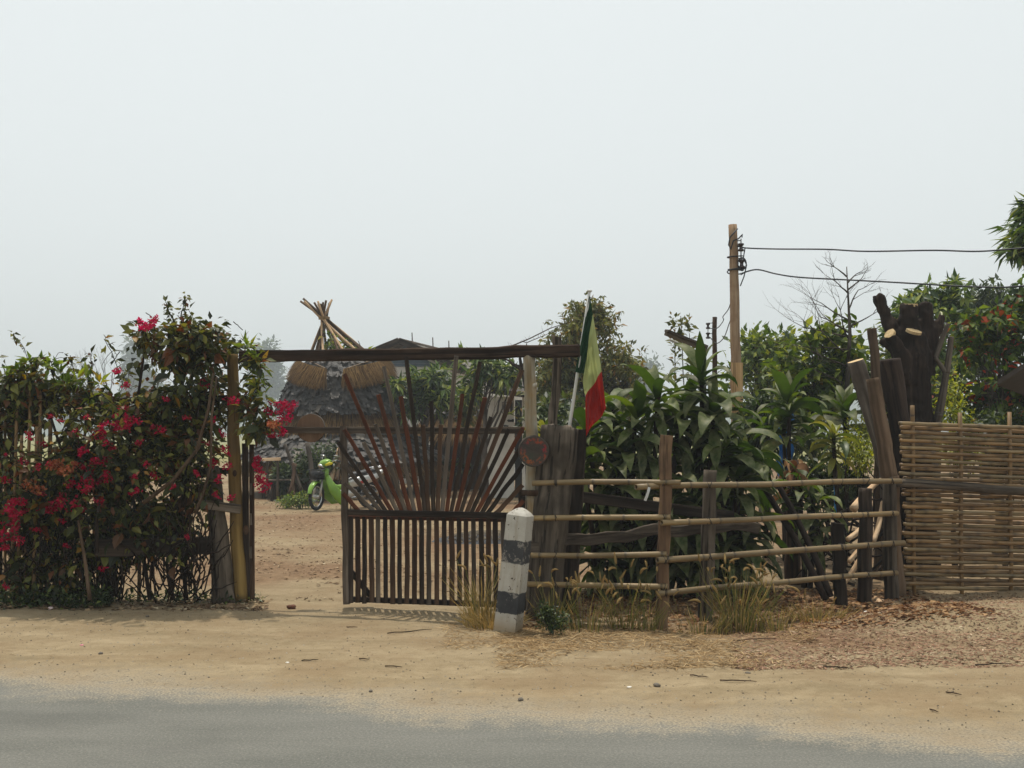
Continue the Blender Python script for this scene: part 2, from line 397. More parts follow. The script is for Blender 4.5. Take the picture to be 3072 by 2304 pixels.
# ------------------------------------------------------------------ the ground, the road, the far hills
def ground_colour(n, p, road):
    """sandy verge, grey grit towards the asphalt, reddish litter soil in the yard"""
    tc = N(n, 'ShaderNodeTexCoord'); sep = N(n, 'ShaderNodeSeparateXYZ'); n.links.new(tc.outputs['Object'], sep.inputs[0])
    def math2(op, a, b):
        x = N(n, 'ShaderNodeMath', operation=op)
        for i, v in enumerate((a, b)):
            if hasattr(v, 'node'): n.links.new(v, x.inputs[i])
            else: x.inputs[i].default_value = v
        return x.outputs[0]
    X, Y = sep.outputs[0], sep.outputs[1]
    d = math2('DIVIDE', math2('ADD', math2('SUBTRACT', Y, 6.36), math2('MULTIPLY', math2('ADD', X, .4), .255)), 1.032)
    n1 = tex(n, 1.1, detail=5); n2 = tex(n, 9, detail=6, rough=.7); n3 = tex(n, 70, detail=4, rough=.7)
    streak = tex(n, 3.0, detail=5, stretch=(.25, 1.2, 1)); n4 = tex(n, .35, detail=3)
    sand = ramp(n, [(.25, lin('72644b')), (.5, lin('87775c')), (.75, lin('9c8c70'))], streak).outputs[0]
    sand = mixc(n, .35, sand, ramp(n, [(.3, lin('6a5c45')), (.7, lin('a09176'))], n2).outputs[0])
    sand = mixc(n, ramp(n, [(.45, (0, 0, 0, 1)), (.62, (.6, .6, .6, 1))], n1).outputs[0], sand, lin('7d6a50'))
    sand = mixc(n, .55, sand, mixc(n, 1.0, sand, ramp(n, [(.32, (.55, .53, .5, 1)), (.5, (1, 1, 1, 1)), (.68, (1.35, 1.33, 1.3, 1))], tex(n, 120, detail=5, rough=.8)).outputs[0], 'MULTIPLY'))
    sand = mixc(n, math2('MULTIPLY', ramp(n, [(.64, (0, 0, 0, 1)), (.70, (1, 1, 1, 1))], tex(n, 26, detail=4, rough=.7)).outputs[0], .6), sand, lin('5f4c36'))
    grit = ramp(n, [(.3, lin('5d574c')), (.52, lin('8f8573')), (.7, lin('b0a590'))], n3).outputs[0]
    yard = ramp(n, [(.25, lin('54422f')), (.5, lin('725b44')), (.75, lin('8a7258'))], n2).outputs[0]
    yard = mixc(n, .5, yard, mixc(n, 1.0, yard, ramp(n, [(.32, (.5, .48, .45, 1)), (.5, (1, 1, 1, 1)), (.68, (1.45, 1.4, 1.35, 1))], n3).outputs[0], 'MULTIPLY'))
    yard = mixc(n, ramp(n, [(.4, (0, 0, 0, 1)), (.62, (1, 1, 1, 1))], n4).outputs[0], yard, sand)
    asph = ramp(n, [(.25, lin('454541')), (.5, lin('62615b')), (.75, lin('86857d'))], n3).outputs[0]
    asph = mixc(n, .4, asph, ramp(n, [(.3, lin('5f615c')), (.7, lin('7c7b75'))], streak).outputs[0])
    wob = math2('ADD', math2('ADD', math2('MULTIPLY', math2('SUBTRACT', n1, .5), 1.0), math2('MULTIPLY', math2('SUBTRACT', n2, .5), .7)), math2('MULTIPLY', math2('SUBTRACT', n3, .5), .9))
    dd = math2('ADD', d, wob)
    fg = ramp(n, [(.0, (0, 0, 0, 1)), (1, (1, 1, 1, 1))], math2('DIVIDE', math2('ADD', dd, .22), .38)).outputs[0]       # asphalt -> grit
    fs = ramp(n, [(.0, (0, 0, 0, 1)), (1, (1, 1, 1, 1))], math2('DIVIDE', math2('SUBTRACT', dd, .02), .6)).outputs[0]        # grit -> sand
    blot = ramp(n, [(.52, (0, 0, 0, 1)), (.66, (1, 1, 1, 1))], tex(n, .9, detail=6, stretch=(.5, 1, 1))).outputs[0]
    asph = mixc(n, math2('MULTIPLY', blot, .45), asph, lin('4a4b48'))
    asph = mixc(n, math2('MULTIPLY', ramp(n, [(.60, (0, 0, 0, 1)), (.66, (1, 1, 1, 1))], tex(n, 90, detail=3)).outputs[0], .35), asph, lin('a39b8a'))
    c = mixc(n, fs, mixc(n, fg, asph, grit), sand)
    xr = math2('MULTIPLY', math2('ADD', math2('SUBTRACT', X, 1.2), math2('MULTIPLY', math2('SUBTRACT', Y, 8.4), .9)), .8)
    fr = ramp(n, [(.25, (0, 0, 0, 1)), (.75, (1, 1, 1, 1))], math2('MINIMUM', math2('ADD', xr, wob), math2('SUBTRACT', math2('ADD', Y, wob), 7.7))).outputs[0]
    fy = ramp(n, [(.2, (0, 0, 0, 1)), (.8, (1, 1, 1, 1))], math2('DIVIDE', math2('SUBTRACT', math2('ADD', Y, wob), 10.2), 2.2)).outputs[0]
    c = mixc(n, math2('MAXIMUM', fr, fy), c, yard)
    fld = ramp(n, [(.2, (0, 0, 0, 1)), (.8, (1, 1, 1, 1))], math2('DIVIDE', math2('SUBTRACT', Y, 45), 30)).outputs[0]
    c = mixc(n, fld, c, lin('7d7a4a'))
    n.links.new(c, p.inputs['Base Color']); p.inputs['Roughness'].default_value = .95; p.inputs['Specular IOR Level'].default_value = .15
    hh = math2('ADD', math2('MULTIPLY', n2, .6), math2('MULTIPLY', n3, .4))
    bump(n, p, hh, .6 if not road else .5, .02)

def grid_mesh(xs, ys, hf):
    nx, ny = len(xs), len(ys)
    vs = [(x, y, hf(x, y)) for y in ys for x in xs]
    fs = [(j * nx + i, j * nx + i + 1, (j + 1) * nx + i + 1, (j + 1) * nx + i) for j in range(ny - 1) for i in range(nx - 1)]
    return mk(vs, fs, True)

def spread(a, b, step): return list(np.arange(a, b, step))
xs = [-900, -500, -250, -120, -70, -40, -25, -18] + spread(-14, -6, .5) + spread(-6, 6.5, .09) + spread(6.5, 16, .5) + [18, 25, 40, 70, 120, 250, 500, 900]
ys = [-60, -25, -10, -3, 0, 2, 3.5] + spread(4, 11.5, .07) + spread(11.5, 20, .25) + spread(20, 45, .8) + [48, 55, 65, 80, 110, 160, 250, 450, 950]
m, n, p = newmat('verge_and_yard_soil'); ground_colour(n, p, False)
tag(put('ground', grid_mesh(xs, ys, hgt), m), kind='structure')

m, n, p = newmat('dusty_asphalt'); ground_colour(n, p, True)
rv, rf = [], []
rx = list(np.arange(-30, 30.1, .5)); rw = list(np.arange(-8.0, .01, .5)) + [.18]
for w in rw:
    for x in rx:
        e = .05 * noise.noise(V((x * 1.7, 4, 0))) if w > 0 else 0
        rv.append((x, 6.36 - .255 * (x + .4) + (w + e) * 1.032, .0))
nx = len(rx)
for j in range(len(rw) - 1):
    for i in range(nx - 1): rf.append((j * nx + i, j * nx + i + 1, (j + 1) * nx + i + 1, (j + 1) * nx + i))
tag(put('road', mk(rv, rf), m), kind='structure')

# ------------------------------------------------------------------ foliage tools
def unit(a): return a / np.maximum(np.linalg.norm(a, axis=-1, keepdims=True), 1e-9)
LEAF = np.array([[0, 0, 0], [.40, -.5, .07], [.46, 0, -.01], [.40, .5, .07], [1, 0, -.14]])
LEAFF = np.array([[0, 2, 1], [0, 3, 2], [1, 2, 4], [2, 3, 4]])
BLADE = np.array([[0, -.5, 0], [0, .5, 0], [.5, -.42, .02], [.5, .42, .02], [1, -.1, -.05], [1, .1, -.05]])
BLADEF = np.array([[0, 1, 3], [0, 3, 2], [2, 3, 5], [2, 5, 4]])
PEB = np.array([[-.5, -.4, 0], [.5, -.45, 0], [.45, .45, 0], [-.4, .5, 0], [-.1, 0, .55], [.25, .1, .5]])
PEBF = np.array([[0, 1, 5], [0, 5, 4], [1, 2, 5], [2, 3, 4], [2, 4, 5], [3, 0, 4]])

def fastmesh(co, fa, tint, mat):
    me = bpy.data.meshes.new("m"); nv = len(co); nf = len(fa)
    me.vertices.add(nv); me.vertices.foreach_set('co', co.astype(np.float32).ravel())
    me.loops.add(nf * 3); me.loops.foreach_set('vertex_index', fa.astype(np.int32).ravel())
    me.polygons.add(nf); me.polygons.foreach_set('loop_start', np.arange(0, nf * 3, 3, dtype=np.int32))
    try: me.polygons.foreach_set('loop_total', np.full(nf, 3, dtype=np.int32))
    except Exception: pass
    a = me.attributes.new('tint', 'FLOAT', 'POINT'); a.data.foreach_set('value', tint.astype(np.float32))
    me.update(calc_edges=True); me.materials.append(mat); return me

def basis(dirs, nrm):
    d = unit(dirs); s = unit(np.cross(d, nrm)); nn = np.cross(s, d); return d, s, nn

def cloud(pos, dirs, nrm, L, W, tint, mat, tpl=LEAF, tf=LEAFF):
    """many small leaf faces as one mesh"""
    d, s, nn = basis(dirs, nrm); k = len(tpl); L = np.broadcast_to(L, len(pos)); W = np.broadcast_to(W, len(pos))
    co = (pos[:, None, :] + d[:, None, :] * (tpl[None, :, 0:1] * L[:, None, None]) + s[:, None, :] * (tpl[None, :, 1:2] * W[:, None, None])
          + nn[:, None, :] * (tpl[None, :, 2:3] * L[:, None, None]))
    fa = tf[None] + (np.arange(len(pos)) * k)[:, None, None]
    return fastmesh(co.reshape(-1, 3), fa.reshape(-1, 3), np.repeat(tint, k), mat)

_leafcache = {}
def leaf_parts(parent, sel, pos, dirs, nrm, L, W, tint, mat, name='leaf'):
    """the leaves that show largest, each an object sharing one of a few meshes"""
    d, s, nn = basis(dirs, nrm)
    for i in sel:
        q = (mat.name, int(tint[i] * 11.99))
        if q not in _leafcache:
            t = np.array([[0, 0, 0], [.2, -.36, .06], [.2, .36, .06], [.45, -.5, .08], [.45, .5, .08], [.5, 0, -.01], [.75, -.3, .0], [.75, .3, .0], [1, 0, -.16]])
            f = [(0, 5, 3, 1), (0, 2, 4, 5), (5, 6, 3), (5, 4, 7), (5, 8, 6), (5, 7, 8)]
            _leafcache[q] = mk(t, [x[::-1] for x in f], False, [(q[1] + .5) / 12] * 9, mat)
        Mx = Matrix(((d[i][0] * L[i], s[i][0] * W[i], nn[i][0] * L[i], pos[i][0]), (d[i][1] * L[i], s[i][1] * W[i], nn[i][1] * L[i], pos[i][1]),
                     (d[i][2] * L[i], s[i][2] * W[i], nn[i][2] * L[i], pos[i][2]), (0, 0, 0, 1)))
        put(name, _leafcache[q], None, parent, Mx)

def in_blobs(blobs, n, shell=.55):
    """random points in a union of ellipsoids; blobs: (centre, (rx, ry, rz))"""
    w = np.array([b[1][0] * b[1][1] * b[1][2] for b in blobs]) ** .75; w /= w.sum()
    k = nr.choice(len(blobs), n, p=w); u = unit(nr.normal(size=(n, 3))); r = nr.random(n) ** shell
    c = np.array([tuple(b[0]) for b in blobs])[k]; R_ = np.array([b[1] for b in blobs])[k]
    return c + u * r[:, None] * R_

def gaps(p, scale, lo):
    v = np.array([noise.noise(V(q) * scale) for q in p]); return p[v > lo]

def spray(cent, kind, k, spread_, L, Wr, droop=.3, up=.0):
    """k leaves about each clump centre; returns pos, dir, normal, length, width"""
    n = len(cent); c = np.repeat(cent, k, axis=0); m = n * k
    u = unit(nr.normal(size=(m, 3)))
    if kind == 'whorl':
        ax = unit(nr.normal(size=(n, 3)) * .5 + np.array([0, 0, .7 + up])); ax = np.repeat(ax, k, axis=0)
        d = unit(u + ax * .45); d[:, 2] -= droop; pos = c + d * spread_ * .25 * nr.random((m, 1))
    elif kind == 'twig':
        ax = unit(nr.normal(size=(n, 3)) + np.array([0, 0, up])); ax = np.repeat(ax, k, axis=0)
        t = nr.random((m, 1)) * 2 - 1; pos = c + ax * t * spread_; pos[:, 2] -= (t[:, 0] ** 2) * spread_ * .5 * droop
        d = unit(u + ax * .5); d[:, 2] -= droop
    else:
        pos = c + u * spread_ * nr.random((m, 1)); d = unit(u); d[:, 2] -= droop
    d = unit(d)
    nm = unit(nr.normal(size=(m, 3)) * .5 + np.array([0, 0, 1.0]))
    ln = L * (0.6 + .7 * nr.random(m)); return pos, d, nm, ln, ln * Wr

def limb_path(a, b, sag, k=6, wob=.06):
    a, b = V(a), V(b); L = (b - a).length; sd = rnd.random() * 99; out = []
    for i in range(k + 1):
        u = i / k; p = a.lerp(b, u); p.z += sag * L * math.sin(math.pi * u)
        e = math.sin(math.pi * min(1, u * 1.2)) * wob * L
        p += V((noise.noise(V((sd, u * 3, 0))), noise.noise(V((sd, 3, u * 3))), noise.noise(V((9, sd, u * 3))))) * e
        out.append(p)
    return out

def tree(name, label, base, blobs, n, k, L, Wr, mat, bark, kind='twig', spr=.3, droop=.3, tr=.1, cat='tree', group=None, shell=.6, gap=-.25, gsc=1.2,
         indiv=0, limbs=9, twigs=40, fork=.45, lean=(0, 0), tint_pow=1.0, upb=.0):
    base = V(base); T = thing(name, label, cat, base, 0, group)
    c = sum((V(b[0]) for b in blobs), V((0, 0, 0))) / len(blobs)
    cent = in_blobs(blobs, n, shell); cent = gaps(cent, gsc, gap)
    top = V((base.x + lean[0] + (c.x - base.x) * .7, base.y + lean[1] + (c.y - base.y) * .7, base.z + (c.z - base.z) * (fork + .35)))
    tp = limb_path(base - V((0, 0, .1)), top, 0, 8, .05)
    tb = MB(); tb.tube(tp, [tr * (1.25 - .85 * i / 8) for i in range(9)], 9, rough=.12)
    put('trunk', tb.me(), bark, T)
    lb = MB()
    idx = rnd.sample(range(len(cent)), min(limbs + twigs, len(cent)))
    for q, i in enumerate(idx):
        s0 = tp[rnd.randint(4, 8)]; e = V(cent[i])
        big = q < limbs; r = tr * (.42 if big else .12) * U(.7, 1.1)
        pth = limb_path(s0, e, .08, 6, .09)
        lb.tube(pth, [max(.004, r * (1 - .85 * j / 6)) for j in range(7)], 5 if big else 3)
    put('branches', lb.me(), bark, T)
    pos, d, nm, ln, wd = spray(cent, kind, k, spr, L, Wr, droop, upb)
    ti = nr.random(len(pos)) ** tint_pow
    sel = np.array([], dtype=int)
    if indiv:
        sc = pos[:, 1] - ln * 3 + nr.random(len(pos)) * .3; sel = np.argsort(sc)[:indiv * 3]; sel = nr.choice(sel, min(indiv, len(sel)), replace=False)
        leaf_parts(T, sel, pos, d, nm, ln, wd, ti, mat)
    keep = np.ones(len(pos), bool); keep[sel] = False
    tag(put('crown', cloud(pos[keep], d[keep], nm[keep], ln[keep], wd[keep], ti[keep], mat), None, T), kind='stuff')
    return T

def bl(px, py, Y, rx, ry, rd):
    """an ellipsoid given by its centre pixel, depth and pixel radii"""
    s_ = Y / FPX; return (at(px, py, Y), (rx * s_, rd, ry * s_))

def bare(mb, a, d, L, r, depth, spreadv=.6, seg=4, upw=.15, wob=.12):
    """recursive bare branching"""
    p = V(a); d = V(d).normalized(); path = [p.copy()]
    for i in range(seg):
        d = (d + V((U(-1, 1), U(-1, 1), U(-1, 1))) * wob + V((0, 0, upw * .3))).normalized(); p = p + d * L / seg; path.append(p.copy())
    mb.tube(path, [r * (1 - .55 * i / seg) for i in range(seg + 1)], 5 if r > .01 else 3)
    if depth <= 0: return
    for i in range(rnd.randint(2, 3)):
        q = path[rnd.randint(1, seg)] if i else path[-1]
        nd = (d + V((U(-1, 1), U(-.7, .7), U(-.5, .9))) * spreadv).normalized()
        bare(mb, q, nd, L * U(.55, .8), r * .5, depth - 1, spreadv, seg, upw, wob)

# ------------------------------------------------------------------ far things standing in the haze
hv, hf_ = [], []
hx = list(np.arange(-850, 851, 20)); rows = [(520, 0), (570, .55), (640, 1), (740, .7), (860, 0)]
for yy, k in rows:
    for x in hx:
        hv.append((x, yy + 20 * noise.noise(V((x * .01, yy, 0))), -1 + k * (21.0 + 8 * noise.noise(V((x * .006, 2, 0))) + 2.5 * noise.noise(V((x * .06, 5, yy * .005))))))
for j in range(len(rows) - 1):
    for i in range(len(hx) - 1): hf_.append((j * len(hx) + i, j * len(hx) + i + 1, (j + 1) * len(hx) + i + 1, (j + 1) * len(hx) + i))
tag(put('hills', mk(hv, hf_), plain('wooded_hillside', lin('46523a'), .9, 0, .5, .15)), kind='structure')

def far_tree(label, px, pyt, pyb, Y, rx, name='tree', mat=M_faroil, k=5):
    gx = at(px, 1300, Y).x; base = V((gx, Y, 0)); s_ = Y / FPX
    h = (pyb - pyt)
    blobs = [bl(px + U(-.3, .3) * rx, pyt + h * q, Y, rx * w, h * .2, rx * s_ * w) for q, w in ((.18, .55), (.42, .85), (.68, 1.0), (.6, .7))]
    return tree(name, label, base, blobs, 420, 7, .55 * Y / 95, .45, mat, M_bark2, 'rand', .8 * Y / 95, .2, .22 * Y / 95, limbs=8, twigs=20, group='hazy trees beyond the yard', gap=-.15, gsc=.35 * 95 / Y)
far_tree('tall blue-hazed tree behind the flowering hedge, beside the bare tree', 420, 1012, 1250, 300, 55)
far_tree('hazy tree rising just above the gate beam beside the hedge', 812, 1030, 1230, 280, 62)
far_tree('pale hazy tree beyond the flag, over the dracaena', 1935, 1035, 1240, 260, 50)
far_tree('low hazy tree peeping over the hedge, next to the bare tree', 200, 1125, 1260, 320, 60)
bt = thing('bare_tree', 'leafless hazy tree with fanning twigs behind the hedge', 'tree', (at(320, 1300, 170).x, 170, 0))
bx = WM[bt].translation.x; mb = MB(); mb.tube([(bx, 170, -.1), (bx + .5, 170, 5.8)], [.38, .28], 6); put('trunk', mb.me(), M_bark2, bt)
mb = MB()
for i in range(11):
    bare(mb, (bx + .5, 170, 5.2 + U(0, .7)), (U(-1, 1), U(-.5, .5), U(.5, 1)), 4.1, .14, 3, .55)
put('branches', mb.me(), M_bark2, bt)

rnd.seed(22); nr = np.random.default_rng(32)

# ------------------------------------------------------------------ the house behind the yard
H = thing('house', 'whitewashed house with low grey gabled roof behind the thatched hut', 'house', (-2.5, 34, 0))
pk, rb = V((-3.5, 34, 4.42)), V((-0.1, 48, 4.42))          # ridge
e1, e2 = V((-1.45, 34.0, 3.56)), V((1.95, 48, 3.56))       # eave on the near long side
w1, w2 = V((-5.6, 34.0, 3.56)), V((-2.2, 48, 3.56))        # other eave
ax = (rb - pk).normalized()
M_wall = plain('whitewash', lin('c9c6be'), .9, 0, .25, 3)
M_gable = plain('blue_grey_boarding', lin('5d6a74'), .8, 0, .3, 6)
M_roof = plain('grey_fibre_cement', lin('77736b'), .9, 0, .4, 4)
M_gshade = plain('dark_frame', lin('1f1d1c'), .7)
M_iron = plain('rusty_iron', lin('3b2a20'), .8, .3)
i0, i1, i2 = pk + ax * .5, e1 + ax * .5 - V((.45, 0, .1)), w1 + ax * .5 + V((.45, 0, -.1))
gl = lambda q: V((q.x, q.y, 0))
put('gable_wall', mk([gl(i2), gl(i1), i1, i0 - V((0, 0, .12)), i2], [(0, 1, 2, 3, 4)], False), M_wall, H)
for k in range(3, 9):      # lapped blue-grey boards in the gable
    u0, u1 = k / 9, (k + .96) / 9
    a0 = i1.lerp(i0, u0); b0 = i2.lerp(i0, u0); a1 = i1.lerp(i0, u1); b1 = i2.lerp(i0, u1)
    dn = V((0, -.05, -.13))
    put('board', mk([b0 + dn, a0 + dn, a1 + dn + V((0, .03, 0)), b1 + dn + V((0, .03, 0))], [(0, 1, 2, 3)], False), M_gable, H)
j1, j2 = e1 + ax * .5 - V((.45, 0, .1)), e2 - ax * .4 - V((.45, 0, .1))
put('side_wall', mk([gl(j1), gl(j2), j2, j1], [(0, 1, 2, 3)], False), M_wall, H)
def roof_sheet(a, b, c, d, nm):
    v, f = [], []; n_ = 90
    for i in range(n_ + 1):
        u = i / n_; q = .035 * math.cos(i * math.pi); nrm = (b - a).cross(d - a).normalized()
        if nrm.z < 0: nrm = -nrm
        for t in range(5):
            p0 = a.lerp(b, u); p1 = d.lerp(c, u); v.append(p0.lerp(p1, t / 4) + nrm * q)
    for i in range(n_):
        for t in range(4): f.append((i * 5 + t, i * 5 + t + 1, (i + 1) * 5 + t + 1, (i + 1) * 5 + t))
    put(nm, mk(v, f, False), M_roof, H)
roof_sheet(pk, rb, e2, e1, 'roof_slope'); roof_sheet(pk, rb, w2, w1, 'roof_slope')
board('barge_board', H, pk + V((0, -.06, .0)), e1 + V((0, -.06, 0)), .2, .05, M_dark)
board('barge_board', H, pk + V((0, -.10, .0)), w1 + V((0, -.10, 0)), .2, .05, M_dark)
pole('ridge_cap', H, pk + V((0, 0, .03)), rb + V((0, 0, .03)), .07, .07, M_grey, 6, 4)
for px, t, b in ((1236, 998, 1035), (1298, 1012, 1045), (1346, 1022, 1055)):
    pole('rod', H, at(px + 2, b + 25, 40), at(px, t, 40), .025, .02, M_iron, 5, 2)
# lean-to with a doorway in front of the long side
A = thing('lean_to', 'whitewashed lean-to with dark doorway and low dark roof behind the yellow gate post', 'shed', (at(1560, 1450, 27).x, 27, 0))
def slab(px0, py0, px1, py1, Y, nm, mat, th=.08, par=A):
    a = at(px0, py1, Y); b = at(px1, py0, Y)
    o = MB().box((a + b) / 2 + V((0, th / 2, 0)), ((b.x - a.x) / 2, th / 2, (b.z - a.z) / 2)).me(False); return put(nm, o, mat, par)
slab(1462, 1190, 1543, 1500, 27, 'wall', M_wall); slab(1567, 1190, 1605, 1500, 27, 'wall', M_wall)
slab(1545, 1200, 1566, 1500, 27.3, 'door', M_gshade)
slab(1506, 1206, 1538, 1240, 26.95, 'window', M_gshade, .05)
for k in range(3): slab(1508 + k * 10, 1207, 1510 + k * 10, 1239, 26.92, 'window_bar', M_wall, .02)
mb = MB()
for q in range(3):
    for _ in range(9):
        c = at(U(1500, 1540), 1262 + q * 17 + U(-3, 3), 26.97); mb.box(c, (U(.01, .04), .01, U(.01, .03)))
tag(put('wall_ornament', mb.me(False), M_gshade, A), kind='stuff')
ra, rb_, rc, rd = at(1470, 1165, 26.2), at(1660, 1188, 26.2), at(1610, 1135, 30), at(1480, 1130, 30)
put('roof', mk([ra, rb_, rc, rd] + [q - V((0, 0, .12)) for q in (ra, rb_, rc, rd)], [(0, 1, 2, 3), (4, 7, 6, 5), (0, 4, 5, 1), (1, 5, 6, 2), (3, 2, 6, 7), (0, 3, 7, 4)], False), plain('dark_roof_sheet', lin('37302a'), .8), A)

# ------------------------------------------------------------------ the two thatched huts
def strands(name, parent, fn, n, L, W, mat=M_thatch):
    """n straws; fn(u) gives root point and direction"""
    P = np.zeros((n, 3)); D = np.zeros((n, 3)); Nn = np.zeros((n, 3))
    for i in range(n):
        a, d, o = fn(); P[i], D[i], Nn[i] = a, d, o
    ln = L * (.6 + .6 * nr.random(n))
    return tag(put(name, cloud(P, D, Nn, ln, np.full(n, W), nr.random(n), mat, BLADE, BLADEF), None, parent), kind='stuff')

def shingle_meshes():
    out = []
    for k in range(6):
        v, t = [], []
        for i in range(4):
            for j in range(4):
                x = (j / 3 - .5); z = -i / 3
                w = (1 - .25 * (i / 3) ** 2)
                v.append((x * w + U(-.05, .05), -.03 - .13 * (i / 3) ** 2 * (1 + U(-.5, .9)) - .10 * math.cos(x * 6 + k) * (i / 3) + U(-.03, .03), z + U(-.06, .06) * (i / 3)))
                t.append(U(.0, 1) * .25 + k / 6 * .75)
        f = [(i * 4 + j, i * 4 + j + 1, (i + 1) * 4 + j + 1, (i + 1) * 4 + j) for i in range(3) for j in range(3)]
        out.append(mk(v, f, False, t, M_shingle))
    return out
SH = shingle_meshes()

def cone_at(c, r, z, a): return V((c.x + r * math.sin(a), c.y - r * math.cos(a), z))

def hut(name, label, c, tiers, s_len, budget):
    Hh = thing(name, label, 'hut', (c.x, c.y, 0))
    back = []; cnt = 0
    for (r0, z0, r1, z1, rows, kind) in tiers:
        mb = MB(); na = 40
        for i in range(na):
            pass
        vs = [cone_at(c, r, z, 2 * math.pi * i / na) for (r, z) in ((r0, z0), ((r0 + r1) / 2 + .05, (z0 + z1) / 2), (r1, z1)) for i in range(na)]
        fs = [(q * na + i, q * na + (i + 1) % na, (q + 1) * na + (i + 1) % na, (q + 1) * na + i) for q in range(2) for i in range(na)]
        put('roof_lining', mk(vs, fs, True), plain('roof_lining_straw', lin('3a2e20'), .9), Hh)
        if kind == 'shingle':
            for q in range(rows):
                u = (q + .2) / rows; r = r0 + (r1 - r0) * u + .07; z = z0 + (z1 - z0) * u
                m_ = int(2 * math.pi * r / (s_len * .72))
                for i in range(m_):
                    a = 2 * math.pi * (i + .5 * (q % 2) + U(-.15, .15)) / m_
                    a = (a + math.pi) % (2 * math.pi) - math.pi
                    p = cone_at(c, r + U(0, .03), z + U(-.03, .04), a)
                    sl = math.atan2(r1 - r0, z0 - z1)
                    Mx = Matrix.Translation(p) @ Matrix.Rotation(a, 4, 'Z') @ Matrix.Rotation(-sl * .92 + U(-.16, .12), 4, 'X') @ Matrix.Rotation(U(-.15, .15), 4, 'Y') @ Matrix.Diagonal((s_len * U(.85, 1.2), s_len * U(.8, 1.3), s_len * U(.9, 1.2), 1))
                    if abs(a) < 1.45 and cnt < budget: put('shingle', rnd.choice(SH), None, Hh, Mx); cnt += 1
                    else: back.append(Mx)
        else:
            def fn(r0=r0, z0=z0, r1=r1, z1=z1):
                a = U(-math.pi, math.pi); u = U(-.05, .75); r = r0 + (r1 - r0) * u + U(.02, .12); z = z0 + (z1 - z0) * u
                d = cone_at(c, r + (r1 - r0) + U(-.06, .10), z + (z1 - z0), a + U(-.06, .06)) - cone_at(c, r, z, a)
                return cone_at(c, r, z, a), d.normalized(), V((math.sin(a), -math.cos(a), .6))
            strands('thatch', Hh, fn, rows, (V((r1, 0, z1)) - V((r0, 0, z0))).length * .75, .02)
    if back:
        vs, fs, ts = [], [], []
        for Mx in back:
            s_ = rnd.choice(SH); b = len(vs); vs += [Mx @ v.co for v in s_.vertices]; fs += [tuple(b + i for i in p_.vertices) for p_ in s_.polygons]; ts += [U(0, 1)] * len(s_.vertices)
        tag(put('shingle_rows', mk(vs, fs, False, ts, M_shingle), None, Hh), kind='stuff')
    return Hh

YH = 27.0; kk = YH / FPX
hc = V((at(1000, 1296, YH).x, YH + 1.6, 0))
zz = lambda py: EYE + (1296 - py) * (28.2 / FPX)
HUT = hut('thatched_hut', 'round hut with tiers of leaf shingles and thatch under crossed poles', hc,
          [(.82, zz(1078), 1.28, zz(1135), 4, 'shingle'), (1.26, zz(1130), 1.62, zz(1232), 8, 'shingle'), (1.28, zz(1222), 1.72, zz(1300), 5200, 'thatch'), (1.6, zz(1290), 2.55, zz(1378), 7, 'shingle'), (2.2, zz(1360), 2.6, zz(1412), 4200, 'thatch')], .21, 300)
# two thatch capes folded over the top tier
for s_ in (-1, 1):
    def fn(s_=s_):
        u = U(-.15, 1); a0 = s_ * (1.35 - 1.2 * u); r = 1.02 + .30 * max(0, u)
        z = zz(1076) - .34 * u + U(-.03, .03); p0 = cone_at(hc, r + U(.05, .15), z, a0)
        d = V((math.sin(a0) * .45 + U(-.3, .3) + s_ * .15, -math.cos(a0) * .45 + U(-.1, .1), -1)); return p0, d.normalized(), V((math.sin(a0), -math.cos(a0), .4))
    strands('thatch_cape', HUT, fn, 3200, .5, .016)
    cane('cape_batten', HUT, cone_at(hc, 1.1, zz(1070), s_ * 1.25), cone_at(hc, 1.32, zz(1112), s_ * .2), .02, M_bamd, .4)
# crossed poles on top
cr = at(940, 950, YH + 1.6); apex = V((hc.x - .52, hc.y, zz(948)))
for i in range(17):
    a = 2 * math.pi * i / 17 + U(-.1, .1); foot = cone_at(hc, .92 + U(-.08, .08), zz(1085), a)
    j = V((U(-.06, .06), U(-.06, .06), 0)); d = (apex + j - foot)
    tip = apex + j + d * U(.30, .42) + V((U(-.1, .12), 0, 0))
    pole('roof_pole', HUT, foot, tip, .036, .028, rnd.choice([M_barkl, M_peeled, M_barkl]), 6, 6, .05, bend=U(-.04, .04))
mb = MB()
for q in range(3):
    mb.tube([cone_at(apex, .14, apex.z + q * .025 - .03, 2 * math.pi * i / 14) for i in range(15)], .012, 5)
put('rope_lashing', mb.me(), M_straw, HUT)
for a in np.linspace(-1.9, 1.9, 9):
    pole('wall_post', HUT, cone_at(hc, 1.95, -.1, a), cone_at(hc, 1.75, zz(1340), a + U(-.05, .05)), .06, .05, rnd.choice([M_bark2, M_brown]), 8, 6)
wv = [cone_at(hc, 1.35, z, -math.pi + 2 * math.pi * i / 30) for z in (0, zz(1300)) for i in range(30)]
put('inner_wall', mk(wv, [(i, (i + 1) % 30, 30 + (i + 1) % 30, 30 + i) for i in range(30)]), plain('mud_wall', lin('4a3828'), .95, 0, .5, 5), HUT)
